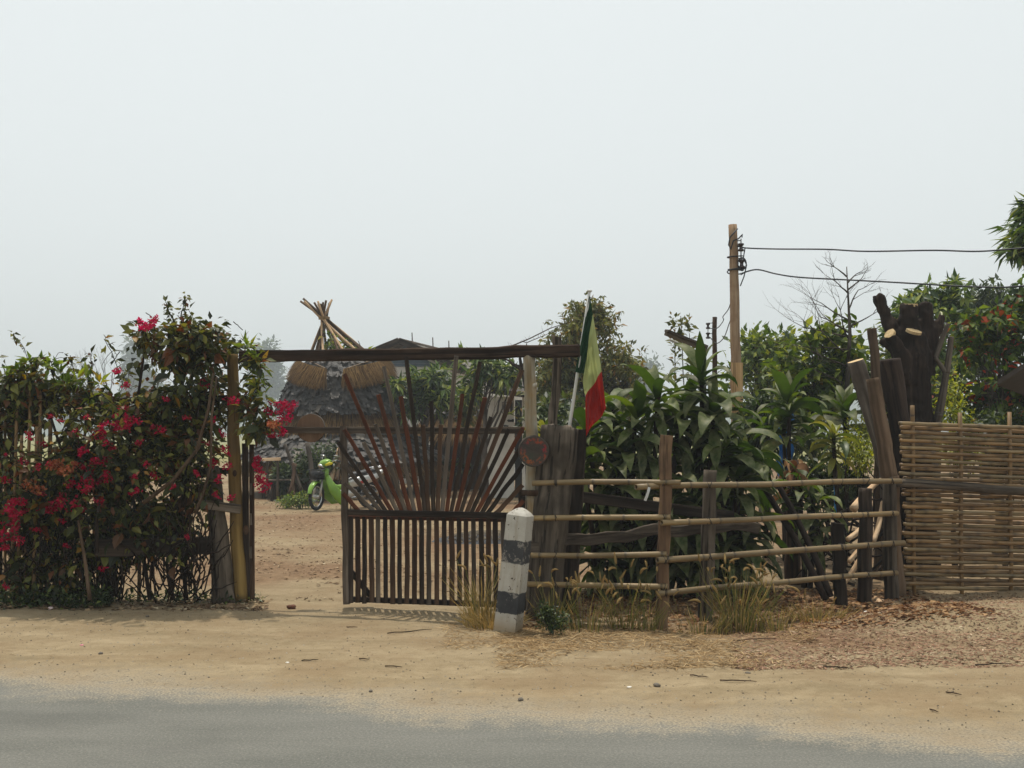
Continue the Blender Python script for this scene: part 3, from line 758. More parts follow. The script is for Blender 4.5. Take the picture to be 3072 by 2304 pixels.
# vine climbing through the poles
vc = thing('hut_vine', 'green creeper growing through the crossed poles on the hut roof', 'vine', (hc.x, hc.y, zz(1095)))
pos, d, nm, ln, wdd = spray(gaps(in_blobs([(V((hc.x - .1, hc.y, zz(1050))), (.45, .4, .28)), (V((hc.x + .25, hc.y - .2, zz(1072))), (.55, .4, .16)), (V((hc.x - .25, hc.y - .3, zz(1020))), (.25, .2, .2))], 70), 2, -.2), 'rand', 9, .16, .17, .42, .35)
leaf_parts(vc, range(0, len(pos), 6), pos, d, nm, ln, wdd, nr.random(len(pos)), M_vineleaf)
tag(put('foliage', cloud(pos, d, nm, ln, wdd, nr.random(len(pos)), M_vineleaf), None, vc), kind='stuff')
mb = MB()
for i in range(6): mb.tube(limb_path(cone_at(hc, .6, zz(1095), U(-2, 2)), (hc.x + U(-.4, .4), hc.y - .2, zz(1020)), .1), .009, 4)
put('stem', mb.me(), M_bark2, vc)

hc2 = V((at(1395, 1296, 30).x, 31.4, 0)); z2 = lambda py: EYE + (1296 - py) * (30 / FPX)
HUT2 = hut('small_thatched_hut', 'low thatched hut half hidden behind the mango trees', hc2, [(.35, z2(1190), 1.15, z2(1245), 4, 'shingle'), (.95, z2(1238), 1.6, z2(1305), 3600, 'thatch')], .22, 60)
for a in np.linspace(-2, 2, 6): pole('wall_post', HUT2, cone_at(hc2, 1.0, -.1, a), cone_at(hc2, .95, z2(1290), a), .05, .045, M_bark2, 7, 5)
put('inner_wall', mk([cone_at(hc2, .75, z, 2 * math.pi * i / 24) for z in (0, z2(1250)) for i in range(24)], [(i, (i + 1) % 24, 24 + (i + 1) % 24, 24 + i) for i in range(24)]), plain('mud_wall', lin('3f2f22'), .95, 0, .5, 5), HUT2)

# bench, plank table and props in front of the hut
def bench(label, px0, px1, py, Y, nleg=3):
    B = thing('bench', label, 'bench', gat((px0 + px1) / 2, 1480)); z = EYE + (1296 - py) * Y / FPX
    xa, xb = at(px0, 1400, Y).x, at(px1, 1400, Y).x
    for k in range(3): board('seat_plank', B, (xa, Y + .14 * k, z), (xb + U(-.1, .1), Y + .14 * k + .05, z + .02 + U(-.01, .02)), .13, .035, rnd.choice([M_grey, M_post]), facing=V((0, 0, 1)))
    for k in range(nleg):
        for dy in (0, .3):
            x = xa + .08 + (xb - xa - .16) * k / (nleg - 1); board('leg', B, (x, Y + dy, -.02), (x, Y + dy, z - .02), .06, .06, M_dark)
    return B
bench('rough plank bench under the eave of the round hut', 806, 968, 1440, 25.6)
bench('low plank bench in the dark beneath the hut, behind the pink blossoms', 780, 880, 1458, 26.6, 2)
pp = thing('leaf_arbour', 'slender pole arbour with a pale crossbar under the hut eave', 'arbour', gat(815, 1490))
for x in (800, 832): pole('upright', pp, at(x, 1490, 25.2), at(x + 2, 1380, 25.2), .035, .03, M_post, 7, 4)
board('crossbar', pp, at(786, 1379, 25.15), at(842, 1377, 25.15), .07, .05, M_peeled)
for i, (xb, yb, xt, yt, r, mt, lb) in enumerate([
        (868, 1482, 880, 1390, .05, M_brown, 'brown leaning prop under the hut eave, beside the grey one'), (881, 1487, 886, 1392, .045, M_barkl, 'pale grey prop standing in front of the hut'),
        (940, 1478, 922, 1330, .07, M_bark2, 'crooked mossy trunk standing just above the motorbike basket'), (905, 1470, 855, 1332, .045, M_bark2, 'thin crooked branch leaning on the hut roof'),
        (1010, 1440, 1018, 1340, .05, M_barkl, 'straight pole behind the motorbike handlebar'), (990, 1450, 1016, 1345, .05, M_peeled, 'pale stick leaning to the upper right behind the motorbike')]):
    o = pole('prop_pole', None, at(xb, yb, 24.6 + i * .1), at(xt, yt, 24.9 + i * .1), r, r * .75, mt, 8, 10, .12, bend=U(-.06, .06)); tag(o, lb, 'pole', 'poles around the hut')
for lbl, blobs, mt, L in (
        ('dark potted shrub under the hut eave near the bench', [bl(850, 1430, 26, 22, 34, .25)], M_dkgreen, .16),
        ('tangle of dark climbers between hut and motorbike', [bl(930, 1400, 25.4, 55, 65, .4), bl(985, 1380, 25.2, 35, 60, .35)], M_dkgreen, .13),
        ('weedy green patch beside the motorbike front wheel', [bl(905, 1500, 23.2, 45, 12, .4), bl(860, 1506, 23.4, 30, 8, .3)], M_teak, .07),
        ('dark bush behind the gate slats under the mango trees', [bl(1210, 1400, 30, 80, 50, .6), bl(1340, 1405, 30, 80, 45, .6)], M_dkgreen, .13),
        ('reddish potted plants before the white lean-to wall', [bl(1480, 1385, 30, 50, 24, .4), bl(1545, 1375, 31, 35, 26, .4)], M_redtree, .11)):
    tree('shrub', lbl, (blobs[0][0].x, blobs[0][0].y, 0), blobs, 130, 9, L, .45, mt, M_bark2, 'rand', .14, .2, .03, cat='shrub', limbs=5, twigs=10, gap=-.35, gsc=3)

rnd.seed(23); nr = np.random.default_rng(33)

# ------------------------------------------------------------------ trees behind the gate and on the right
def gx(px, Y): x = at(px, 1300, Y).x; return V((x, Y, hgt(x, Y)))
tree('mango_tree', 'bushy mango tree behind the middle of the gate fan', gx(1285, 28), [bl(1262, 1140, 28, 52, 45, .7), bl(1325, 1180, 28, 55, 65, .8), bl(1240, 1215, 28, 45, 40, .7), bl(1295, 1118, 28, 50, 34, .7), bl(1190, 1165, 27.6, 30, 30, .4)],
     230, 12, .30, .25, M_mango, M_bark2, 'whorl', .3, .55, .12, gap=-.3, gsc=1.0, indiv=110, limbs=8, twigs=40)
tree('mango_tree', 'narrow mango tree before the lean-to, beside the yellow gate post', gx(1455, 25.5), [bl(1450, 1090, 25.5, 40, 45, .5), bl(1490, 1130, 25.5, 38, 65, .5), bl(1415, 1160, 25.5, 35, 45, .5), bl(1545, 1120, 25.5, 28, 24, .35), bl(1375, 1080, 26, 30, 25, .4)],
     105, 11, .29, .25, M_mango, M_bark2, 'whorl', .28, .55, .09, gap=-.25, gsc=1.1, indiv=90, limbs=8, twigs=30)
tree('shrub', 'yellowing shrub between the two mango trees', gx(1400, 29), [bl(1395, 1230, 29, 30, 55, .45)], 70, 10, .2, .4, M_olive, M_bark2, 'rand', .18, .3, .03, cat='shrub', limbs=5, twigs=12)
tree('feathery_tree', 'feathery olive-leaved tree rising behind the hanging flag', gx(1745, 24), [bl(1740, 1010, 24, 85, 70, 1.0), bl(1830, 1090, 24, 90, 80, 1.0), bl(1680, 1120, 24, 80, 85, .9), bl(1780, 950, 24, 60, 45, .7), bl(1870, 1180, 24, 65, 90, .8), bl(1660, 1220, 23.5, 80, 70, .8)],
     1250, 18, .15, .38, M_olive, M_bark, 'twig', .42, .45, .13, gap=-.24, gsc=.9, shell=.7, limbs=14, twigs=120)
tree('shrub', 'leafy green hedge plants behind the stump, below the feathery tree', gx(1640, 17), [bl(1640, 1260, 17, 80, 60, .5), bl(1760, 1260, 17.5, 120, 70, .6), bl(1700, 1350, 17, 110, 70, .5)], 200, 10, .17, .36, M_dkgreen, M_bark, 'rand', .2, .3, .05, cat='shrub', gap=-.3, gsc=2)
tw = thing('thorn_branch', 'long thorny bare branch slanting up beside the flag above the beam', 'branch', at(1530, 1040, 17))
mb = MB(); pth = [at(1525, 1042, 17), at(1590, 1015, 17), at(1650, 985, 17), at(1720, 962, 17)]
mb.tube(pth, [.012, .01, .008, .004], 5)
for i in range(26):
    q = rnd.random() * 2.99; a = pth[int(q)].lerp(pth[int(q) + 1], q % 1); mb.tube([a, a + V((U(-.06, .06), 0, U(-.08, .12)))], [.004, .001], 3)
mb.tube([at(1567, 1024, 17), at(1580, 1028, 17), at(1640, 1003, 17), at(1690, 985, 17)], [.008, .007, .005, .003], 4)
put('stem', mb.me(), M_bark2, tw)
tc_ = thing('bare_tree', 'dark crooked branches showing between gate beam and yellow post', 'tree', gx(1590, 20))
mb = MB(); mb.tube([gx(1590, 20), at(1585, 1180, 20), at(1572, 1120, 20)], [.09, .07, .055], 7); put('trunk', mb.me(), M_bark, tc_)
mb = MB()
for e in ((1500, 1075), (1545, 1050), (1580, 1030), (1600, 1055)):
    mb.tube(limb_path(at(1572, 1120, 20), at(e[0], e[1], 20), .12, 6, .1), [.045, .04, .035, .028, .02, .014, .008], 5)
put('branches', mb.me(), M_bark, tc_)

tree('leafy_tree', 'rounded light-green tree behind the utility pole', gx(2290, 21), [bl(2260, 1060, 21, 55, 55, .8), bl(2340, 1065, 21, 70, 60, .9), bl(2300, 1140, 21, 95, 80, .9), bl(2210, 1150, 21, 50, 70, .7)], 420, 12, .17, .5, M_teak, M_bark2, 'rand', .3, .25, .1, gap=-.25, gsc=1)
tree('broad_leaved_tree', 'young broad-leaved tree with yellow-green leaves beside the dead branches', gx(2440, 15.5), [bl(2420, 1030, 15.5, 55, 60, .5), bl(2480, 1000, 15.5, 50, 40, .4), bl(2380, 1110, 15.5, 70, 65, .6), bl(2480, 1120, 15.5, 85, 80, .6), bl(2560, 1070, 15.5, 55, 70, .5), bl(2430, 1220, 15.5, 110, 60, .6)],
     360, 11, .16, .55, M_teak, M_bark2, 'twig', .22, .2, .06, gap=-.25, gsc=1.6, indiv=130, shell=.7)
dt = thing('dead_tree', 'bare dead branches sticking up above the broad-leaved tree', 'tree', gx(2530, 15))
mb = MB(); mb.tube([gx(2530, 15), at(2540, 1180, 15), at(2550, 1000, 15), at(2545, 900, 15), at(2540, 800, 15)], [.045, .036, .024, .014, .006], 7); put('trunk', mb.me(), M_bark2, dt)
mb = MB()
for px, py, d, L in ((2548, 1000, (-1, 0, .9), .75), (2545, 930, (.5, 0, 1), .5), (2550, 1050, (-1, .1, .25), .8), (2545, 880, (-.7, 0, .6), .4), (2546, 1100, (-1, 0, .2), .9), (2550, 980, (.7, 0, .5), .6), (2542, 850, (.5, 0, .8), .3), (2540, 830, (-.6, 0, .6), .35), (2543, 870, (.6, 0, .6), .4), (2538, 1060, (-1, 0, .5), .8), (2545, 960, (-.9, .2, .5), .7), (2536, 1010, (-1, -.1, .05), .9), (2548, 1020, (-.6, 0, 1.2), .7), (2530, 1150, (-1, 0, .6), .8)):
    bare(mb, at(px, py, 15), d, L * .62, .013, 3, .8, 4, .05, .18)
put('branches', mb.me(), M_bark2, dt)
tree('leafy_tree', 'green tree directly behind the pollarded trunk', gx(2800, 19), [bl(2750, 920, 19, 85, 55, .8), bl(2840, 900, 19, 60, 55, .7), bl(2700, 1010, 19, 90, 80, .8), bl(2830, 1000, 19, 90, 80, .8), bl(2790, 1100, 19, 140, 90, .9), bl(2862, 850, 19, 25, 18, .3), bl(2800, 855, 19, 20, 16, .3)],
     480, 11, .2, .36, M_mango, M_bark2, 'whorl', .25, .35, .12, gap=-.25, gsc=1, indiv=60)
tree('dark_tree', 'dense dark tree at the skyline between green and reddening trees', gx(2960, 26), [bl(2960, 900, 26, 65, 40, .9), bl(2980, 960, 26, 90, 70, 1.1), bl(2940, 1050, 26, 110, 80, 1.1)], 420, 12, .2, .4, M_dkgreen, M_bark, 'twig', .35, .1, .14, gap=-.2, gsc=.9)
tree('reddening_tree', 'tree with scattered orange-red leaves above the woven screen', gx(2990, 14.5), [bl(2930, 1010, 14.5, 80, 70, .6), bl(3040, 970, 14.5, 90, 90, .6), bl(2900, 1120, 14.5, 90, 80, .6), bl(3010, 1120, 14.5, 110, 100, .7), bl(2950, 1220, 14.5, 130, 60, .6), bl(3080, 1200, 14.5, 80, 90, .6), bl(3070, 880, 14.5, 40, 40, .4)],
     480, 11, .125, .62, M_redtree, M_bark2, 'twig', .24, .35, .08, gap=-.2, gsc=1.5, indiv=150, shell=.75, limbs=14, twigs=60)
tree('mango_tree', 'drooping mango branches hanging in at the top corner above the wires', (at(3330, 1300, 13).x, 13, 0), [bl(3110, 700, 13, 70, 60, .5), bl(3060, 740, 13, 40, 30, .3), bl(3150, 640, 13, 90, 60, .5), bl(3220, 760, 13, 120, 90, .7), bl(3250, 600, 13, 120, 80, .7)],
     330, 11, .22, .22, M_mango, M_bark2, 'whorl', .2, .7, .12, gap=-.3, gsc=1.4, indiv=60, fork=.5)
for lbl, blobs, mt, L in (
        ('yellow-green shrub between the yellow dracaena and the leaning trunks', [bl(2585, 1380, 12.6, 45, 60, .3), bl(2560, 1330, 12.8, 40, 40, .3), bl(2610, 1290, 13, 30, 40, .3)], M_yshrub, .05),
        ('yellow-green shrub showing over the woven screen beside the pollarded trunk', [bl(2860, 1240, 13, 50, 30, .3), bl(2850, 1180, 13.2, 25, 60, .3), bl(2880, 1330, 13, 70, 70, .35)], M_yshrub, .06),
        ('dark undergrowth behind the woven screen at the frame edge', [bl(3010, 1290, 12.9, 110, 45, .4), bl(3050, 1380, 12.9, 80, 60, .4)], M_dkgreen, .1),
        ('shadowy shrubs between the big dracaena and the blue tarp', [bl(2290, 1240, 14, 80, 60, .5), bl(2250, 1340, 14, 80, 70, .5), bl(2420, 1330, 14.3, 70, 70, .5)], M_dkgreen, .13),
        ('dark shrub behind the dead banana stalk', [bl(2460, 1450, 13.4, 70, 50, .4), bl(2540, 1470, 13, 60, 45, .35)], M_dkgreen, .11),
        ('dusky bushes behind the leaning cut trunks', [bl(2660, 1180, 15, 70, 90, .5), bl(2720, 1350, 14.6, 90, 80, .5)], M_dkgreen, .13)):
    tree('shrub', lbl, (blobs[0][0].x, blobs[0][0].y, 0), blobs, 210, 11, L, .45, mt, M_bark, 'rand', .17, .2, .03, cat='shrub', limbs=6, twigs=16, gap=-.35, gsc=3)
for k, (x0, lbl) in enumerate(((2020, 'first'), (2075, 'middle'), (2100, 'last'))):
    sp = thing('sapling', ('leafy-tipped thin sapling %s' % ('beside the sloping rafter end', 'tallest of three, over the sloping rafter', 'nearest the small pole')[k]), 'sapling', gx(x0, 14.5), group='thin saplings above the dracaena')
    top = (985, 948, 1000)[k]; xt = (2025, 2042, 2068)[k]; mb = MB(); pth = limb_path(gx(x0, 14.5), at(xt, top, 14.5), 0, 8, .02)
    mb.tube(pth, [.016 - .0014 * i for i in range(9)], 5); put('stem', mb.me(), M_bark2, sp)
    cs = np.array([tuple(pth[6].lerp(pth[8], t) if k != 1 else pth[8] - V((U(-.12, .12), 0, U(0, .4)))) for t in np.linspace(0, 1, 14)])
    pos, d, nm, ln, wdd = spray(cs, 'rand', 5, .06, .1, .45, -.3)
    tag(put('foliage', cloud(pos, d, nm, ln, wdd, nr.random(len(pos)), M_olive), None, sp), kind='stuff')
se = thing('eave_corner', 'dark corner of a sloping roof at the picture edge over the screen', 'roof', gx(3200, 12.5))
q = [at(2992, 1140, 12.5), at(3200, 1010, 12.5), at(3300, 1080, 14.5), at(3090, 1180, 14.5)]
put('roof_sheet', mk(q + [v - V((0, 0, .06)) for v in q], [(0, 1, 2, 3), (4, 7, 6, 5), (0, 4, 5, 1), (1, 5, 6, 2), (3, 2, 6, 7), (0, 3, 7, 4)], False), plain('dark_eave', lin('3d342c'), .85), se)
pole('post', se, gx(3180, 12.8), at(3180, 1060, 12.8), .06, .06, M_dark)

# ------------------------------------------------------------------ utility poles and wires
UP = thing('utility_pole', 'tall round wooden utility pole with spool insulators and wrapped cable', 'pole', gx(2212, 14.5))
ub, ut = gx(2214, 14.5), at(2199, 674, 14.5)
pole('shaft', UP, ub - V((0, 0, .2)), ut, .085, .056, M_util, 16, 26, .07)
upx = lambda py: 2199 + (py - 674) * .028
M_cable = plain('black_cable', lin('1d2024'), .5, 0, .1); M_ins = plain('brown_porcelain', lin('2b1c18'), .25, 0, .1, 12, .6); M_steel = plain('dull_steel', lin('4a4a4a'), .5, .6)
def spool(par, c, r):
    prof = [(-.055, .5), (-.05, .95), (-.03, 1), (-.02, .6), (0, .5), (.02, .6), (.03, 1), (.05, .95), (.055, .5)]
    v, f = sweep([c + V((0, 0, z * r / .04)) for z, _ in prof], circle(12), [r * k for _, k in prof]); return put('insulator', mk(v, f), M_ins, par)
YP = 14.5
mb = MB(); mb.tube([at(2223, 716, YP - .05), at(2223, 810, YP - .05)], .008, 6)
for py in (722, 805): mb.tube([at(2223, py, YP - .05), at(2205, py, YP - .02)], .007, 6)
put('bracket', mb.me(), M_steel, UP)
i1_ = at(2223, 742, YP - .05); i2_ = at(2225, 792, YP - .05); spool(UP, i1_, .04); spool(UP, i2_, .045)
mb = MB()
def coil(py, n_, tilt=0, r=.085, ph=0):
    c = at(upx(py) + 3, py, YP); return [c + V((r * math.cos(ph + 2 * math.pi * i / 16), r * math.sin(ph + 2 * math.pi * i / 16), tilt * math.sin(ph + 2 * math.pi * i / 16) + i * .002)) for i in range(16 * n_ + 1)]
mb.tube(coil(775, 1, .01, .10), .009, 5); mb.tube(coil(818, 1, -.015, .105), .009, 5); mb.tube(coil(812, 1, .02, .095), .009, 5)
mb.tube([at(2213, 686, YP - .09), at(2190, 712, YP - .09), at(2186, 735, YP - .05), at(2192, 748, YP - .09), at(2200, 722, YP - .09), at(2215, 716, YP - .09), at(2228, 703, YP - .1), at(2226, 712, YP - .1)], .010, 5)
mb.tube([at(2235, 745, YP - .06), at(2230, 775, YP - .06), at(2240, 795, YP - .06), at(2232, 830, YP - .06), at(2221, 858, YP - .07)], .008, 5)
mb.tube([i2_ + V((.055 * math.cos(t), -.03, .08 * math.sin(t))) for t in np.linspace(0, 6.3, 14)], .008, 5)
put('wrapped_cable', mb.me(), M_cable, UP)
def wire(name, label, pts, r, cat='cable', grp=None):
    P = [at(*q) for q in pts]; out = []
    for i in range(len(P) - 1):     # smooth catmull
        p0, p1, p2, p3 = P[max(0, i - 1)], P[i], P[i + 1], P[min(len(P) - 1, i + 2)]
        for j in range(6):
            t = j / 6; out.append(.5 * ((2 * p1) + (p2 - p0) * t + (2 * p0 - 5 * p1 + 4 * p2 - p3) * t * t + (3 * p1 - p0 - 3 * p2 + p3) * t ** 3))
    out.append(P[-1]); mb = MB(); mb.tube(out, r, 6); return tag(put(name, mb.me(), M_cable), label, cat, grp)
wire('power_cable', 'upper black cable running level from the utility pole to the right', [(2212, 738, 14.45), (2240, 744, 14.4), (2330, 747, 14.0), (2480, 748, 13.5), (2600, 754, 13.2), (2800, 751, 12.8), (2935, 754, 12.5), (3072, 744, 12.2), (3400, 720, 11.8)], .0095, grp='cables from the utility pole')
wire('power_cable', 'lower black cable that humps up beside the pole then sags right', [(2222, 824, 14.4), (2240, 815, 14.35), (2275, 809, 14.2), (2330, 822, 14.0), (2400, 832, 13.7), (2550, 840, 13.4), (2700, 848, 13.0), (2850, 857, 12.7), (2990, 862, 12.4), (3072, 858, 12.2), (3400, 840, 11.8)], .0095, grp='cables from the utility pole')
SP = thing('small_pole', 'short wooden pole with two dark insulators left of the utility pole', 'pole', gx(2144, 17))
pole('shaft', SP, gx(2140, 17) - V((0, 0, .1)), at(2144, 951, 17), .05, .035, M_brown, 10, 14, .08)
for py in (978, 1007): spool(SP, at(2124, py, 16.98), .035)
mb = MB(); mb.tube([at(2124, 968, 16.98), at(2124, 1016, 16.98)], .006, 5)
for py in (969, 1001): mb.tube([at(2120, py, 16.98), at(2142, py, 16.98)], .006, 5)
put('bracket', mb.me(), M_steel, SP)
wire('service_wire', 'thin kinked wire linking the small pole to the utility pole, upper one', [(2130, 985, 16.98), (2152, 984, 16.6), (2170, 962, 16), (2169, 950, 15.8), (2185, 928, 15), (2193, 905, 14.6)], .007, grp='service wires')
wire('service_wire', 'thin kinked wire linking the small pole to the utility pole, lower one', [(2130, 1012, 16.98), (2150, 1030, 16.8), (2172, 1012, 16.2), (2187, 972, 15), (2194, 955, 14.6)], .007, grp='service wires')
rf_ = thing('rafter_end', 'weathered rafter end sloping down behind the dracaena beside the saplings', 'timber', gx(2150, 13.6))
board('rafter', rf_, at(1998, 998, 13.4), at(2118, 1047, 13.65), .07, .06, M_post); board('sheet_edge', rf_, at(2000, 992, 13.36), at(2118, 1039, 13.6), .03, .1, M_grey)
pole('pipe', rf_, at(2008, 1018, 13.5), at(2112, 1066, 13.7), .016, .016, plain('pale_pipe', lin('b5b2a8'), .6), 8, 3, 0)
pole('support', rf_, gx(2108, 13.68), at(2108, 1048, 13.68), .05, .045, M_bark2)
bb = thing('pale_board', 'pale orange-brown board fixed upright against the utility pole', 'board', gx(2212, 14.3))
board('plank', bb, at(2212, 1240, 14.3), at(2212, 1088, 14.3), .14, .03, wood('pale_new_plank', lin('9c7a52'), lin('b8956a'), lin('c9ab82'), var=.05)); board('batten', bb, gx(2212, 14.36), at(2212, 1240, 14.36), .05, .04, M_brown)

# ------------------------------------------------------------------ the green motorbike
SC = thing('motorbike', 'lime-green step-through motorbike with black basket parked in the yard', 'motorbike', gat(1030, 1527), math.radians(180 + 37))
M_green = plain('lime_green_paint', lin('6b9418'), .35, 0, .3, 5, .5, .25); M_tyre = plain('tyre_rubber', lin('1a1a1a'), .85); M_chrome = plain('chrome', lin('c8c8c8'), .15, 1.0, .05)
M_black = plain('black_plastic', lin('171719'), .5); M_seat = plain('black_seat', lin('202022'), .55); M_silver = plain('silver_panel', lin('b9b9b6'), .3, .4, .1); M_yel = plain('yellow_lens', lin('cfc22a'), .2); M_redp = plain('red_decal', lin('9c2a20'), .3)
def sp_(name, mb, mat, par=None, smooth=True):   # part in the motorbike's own space: x forward, z up
    return put(name, mb.me(smooth, mat), None, par or SC, WM[SC])
steer = Matrix.Translation((.62, 0, 0)) @ Matrix.Rotation(math.radians(32), 4, 'Z') @ Matrix.Translation((-.62, 0, 0))
def wheel(cx, R_, st):
    c = V((cx, 0, R_)); tf = (lambda p: (st @ V(p))) if st else (lambda p: V(p))
    ring = lambda r, y=0, n_=28: [tf(c + V((r * math.cos(2 * math.pi * i / n_), y, r * math.sin(2 * math.pi * i / n_)))) for i in range(n_ + 1)]
    w = bpy.data.objects.new('wheel', None); COL.objects.link(w); w.parent = SC; WM[w] = WM[SC].copy()
    mb = MB(); mb.tube(ring(R_ - .035), .036, 9); put('tyre', mb.me(True, M_tyre), None, w, WM[SC])
    mb = MB(); mb.tube(ring(R_ - .075), .013, 6); put('rim', mb.me(True, M_chrome), None, w, WM[SC])
    mb = MB()
    for i in range(24):
        a = 2 * math.pi * i / 24; mb.tube([tf(c + V((.03 * math.cos(a + .6), .02 * (-1) ** i, .03 * math.sin(a + .6)))), tf(c + V(((R_ - .08) * math.cos(a), 0, (R_ - .08) * math.sin(a))))], .0028, 3)
    put('spokes', mb.me(True, M_chrome), None, w, WM[SC])
    mb = MB(); mb.tube([tf(c + V((0, -.06, 0))), tf(c + V((0, .06, 0)))], .04, 10); put('hub', mb.me(True, M_silver), None, w, WM[SC])
wheel(.62, .285, steer); wheel(-.62, .285, None)
ST = lambda p: steer @ V(p)
mb = MB()
for y in (-.075, .075): mb.tube([ST((.62, y, .285)), ST((.55, y, .50)), ST((.46, y * .7, .74))], [.02, .022, .025], 8)
sp_('fork', mb, M_silver)
def shell(ring_fn, nu, nv):      # closed-ish panel surface
    v = [ring_fn(i / nu, j / nv) for i in range(nu + 1) for j in range(nv + 1)]
    f = [(i * (nv + 1) + j, i * (nv + 1) + j + 1, (i + 1) * (nv + 1) + j + 1, (i + 1) * (nv + 1) + j) for i in range(nu) for j in range(nv)]
    return MB().add(v, f)
def fend(u, t):
    a = math.radians(-5 + 150 * u); r = .315 + .012 * math.sin(math.pi * u); wv_ = .075 * (.55 + .45 * math.sin(math.pi * min(1, u * 1.1 + .05)))
    th = (t - .5) * 2.4; return ST((.62 + (r - .05 * (1 - math.cos(th))) * math.cos(a + .35), wv_ * math.sin(th), .285 + (r - .05 * (1 - math.cos(th))) * math.sin(a + .35)))
sp_('front_fender', shell(fend, 14, 6), M_green)
def sweep_part(name, pts, secs, mat, par=None):
    """blended body: elliptical rings (half-width y, half-height along normal)"""
    v, f = [], []; n_ = 14; P = [V(q) for q in pts]
    for i, q in enumerate(P):
        t = (P[min(i + 1, len(P) - 1)] - P[max(i - 1, 0)]).normalized(); nn = V((0, 1, 0)).cross(t).normalized()
        for j in range(n_):
            a = 2 * math.pi * j / n_; ca, sa = math.cos(a), math.sin(a)
            e = .75; v.append(q + V((0, 1, 0)) * secs[i][0] * math.copysign(abs(ca) ** e, ca) + nn * secs[i][1] * math.copysign(abs(sa) ** e, sa))
    for i in range(len(P) - 1):
        for j in range(n_): f.append((i * n_ + j, i * n_ + (j + 1) % n_, (i + 1) * n_ + (j + 1) % n_, (i + 1) * n_ + j))
    f += [tuple(range(n_ - 1, -1, -1)), tuple((len(P) - 1) * n_ + j for j in range(n_))]
    return sp_(name, MB().add(v, f), mat, par)
sweep_part('steering_column_cover', [(.40, 0, .86), (.44, 0, .74), (.43, 0, .62)], [(.07, .06), (.085, .075), (.08, .06)], M_green)
for s_ in (-1, 1):      # leg shields sweep down and back either side
    sweep_part('leg_shield', [(.42, s_ * .07, .72), (.40, s_ * .15, .58), (.34, s_ * .20, .44), (.24, s_ * .22, .30), (.12, s_ * .20, .18), (.02, s_ * .17, .16)], [(.045, .05), (.06, .075), (.05, .10), (.04, .11), (.03, .09), (.02, .04)], M_green)
    sweep_part('side_tunnel', [(.32, s_ * .12, .52), (.16, s_ * .10, .46), (-.02, s_ * .10, .47), (-.15, s_ * .11, .52)], [(.025, .04), (.03, .045), (.035, .05), (.04, .06)], M_green)
    sweep_part('side_panel', [(-.08, s_ * .12, .52), (-.30, s_ * .13, .58), (-.58, s_ * .12, .64), (-.82, s_ * .07, .70)], [(.025, .07), (.04, .10), (.04, .085), (.02, .04)], M_silver)
    sweep_part('decal', [(-.22, s_ * .168, .53), (-.36, s_ * .172, .57), (-.48, s_ * .165, .60)], [(.006, .02), (.008, .035), (.004, .012)], M_redp)
sweep_part('handlebar_cowl', [(.52, 0, .90), (.46, 0, .96), (.38, 0, 1.0), (.30, 0, .98)], [(.07, .05), (.13, .075), (.15, .06), (.10, .03)], M_green)
sweep_part('headlight', [(.545, 0, .885), (.515, 0, .905)], [(.07, .055), (.085, .065)], M_chrome)
for s_ in (-1, 1):
    sweep_part('indicator', [(.50, s_ * .15, .93), (.42, s_ * .19, .965), (.36, s_ * .20, .97)], [(.015, .02), (.03, .035), (.012, .015)], M_yel)
    mb = MB(); mb.tube([(.38, s_ * .1, .99), (.34, s_ * .26, 1.02), (.28, s_ * .35, 1.01)], [.014, .014, .014], 8); g = sp_('handlebar', mb, M_chrome)
    mb = MB(); mb.tube([(.315, s_ * .29, 1.017), (.275, s_ * .365, 1.008)], .021, 8); sp_('grip', mb, M_black, None)
    mb = MB(); mb.tube([(.36, s_ * .24, 1.02), (.36, s_ * .27, 1.10)], .006, 5); mb.tube([(.33, s_ * .22, 1.12), (.34, s_ * .33, 1.13)], [.035, .03], 8, flat=.4); sp_('mirror', mb, M_chrome)
mb = MB(); seatp = [(-.02, 0, .66), (-.14, 0, .71), (-.36, 0, .74), (-.60, 0, .79), (-.78, 0, .80)]
sweep_part('seat', seatp, [(.05, .03), (.11, .05), (.13, .05), (.12, .045), (.07, .025)], M_seat)
sweep_part('tail', [(-.72, 0, .70), (-.88, 0, .76), (-.98, 0, .80)], [(.09, .06), (.075, .05), (.05, .03)], M_silver)
sweep_part('tail_light', [(-.96, 0, .78), (-1.0, 0, .79)], [(.06, .04), (.045, .03)], M_redp)
mb = MB(); mb.tube([(-.60, .12, .84), (-.85, .13, .87), (-.97, .08, .88), (-.97, -.08, .88), (-.85, -.13, .87), (-.60, -.12, .84)], .013, 7); sp_('grab_rail', mb, M_chrome)
sweep_part('engine', [(.14, 0, .33), (.0, 0, .33), (-.16, 0, .34), (-.28, 0, .36)], [(.07, .06), (.12, .10), (.13, .10), (.08, .06)], M_silver)
mb = MB(); mb.tube([(.05, -.09, .26), (-.2, -.15, .2), (-.45, -.17, .24), (-.9, -.18, .34)], [.018, .02, .035, .04], 9); sp_('exhaust', mb, M_chrome)
for s_ in (-1, 1):
    mb = MB(); mb.tube([(-.1, s_ * .1, .36), (-.62, s_ * .1, .285)], .022, 7); sp_('swing_arm', mb, M_black)
    mb = MB(); mb.tube([(-.48, s_ * .12, .62), (-.58, s_ * .115, .34)], .025, 8); sp_('shock', mb, M_chrome)
def rf2(u, t):
    a = math.radians(25 + 140 * u); th = (t - .5) * 2.2; r = .32 - .04 * (1 - math.cos(th)); return V((-.62 + r * math.cos(a), .07 * math.sin(th), .285 + r * math.sin(a)))
sp_('rear_fender', shell(rf2, 12, 6), M_black)
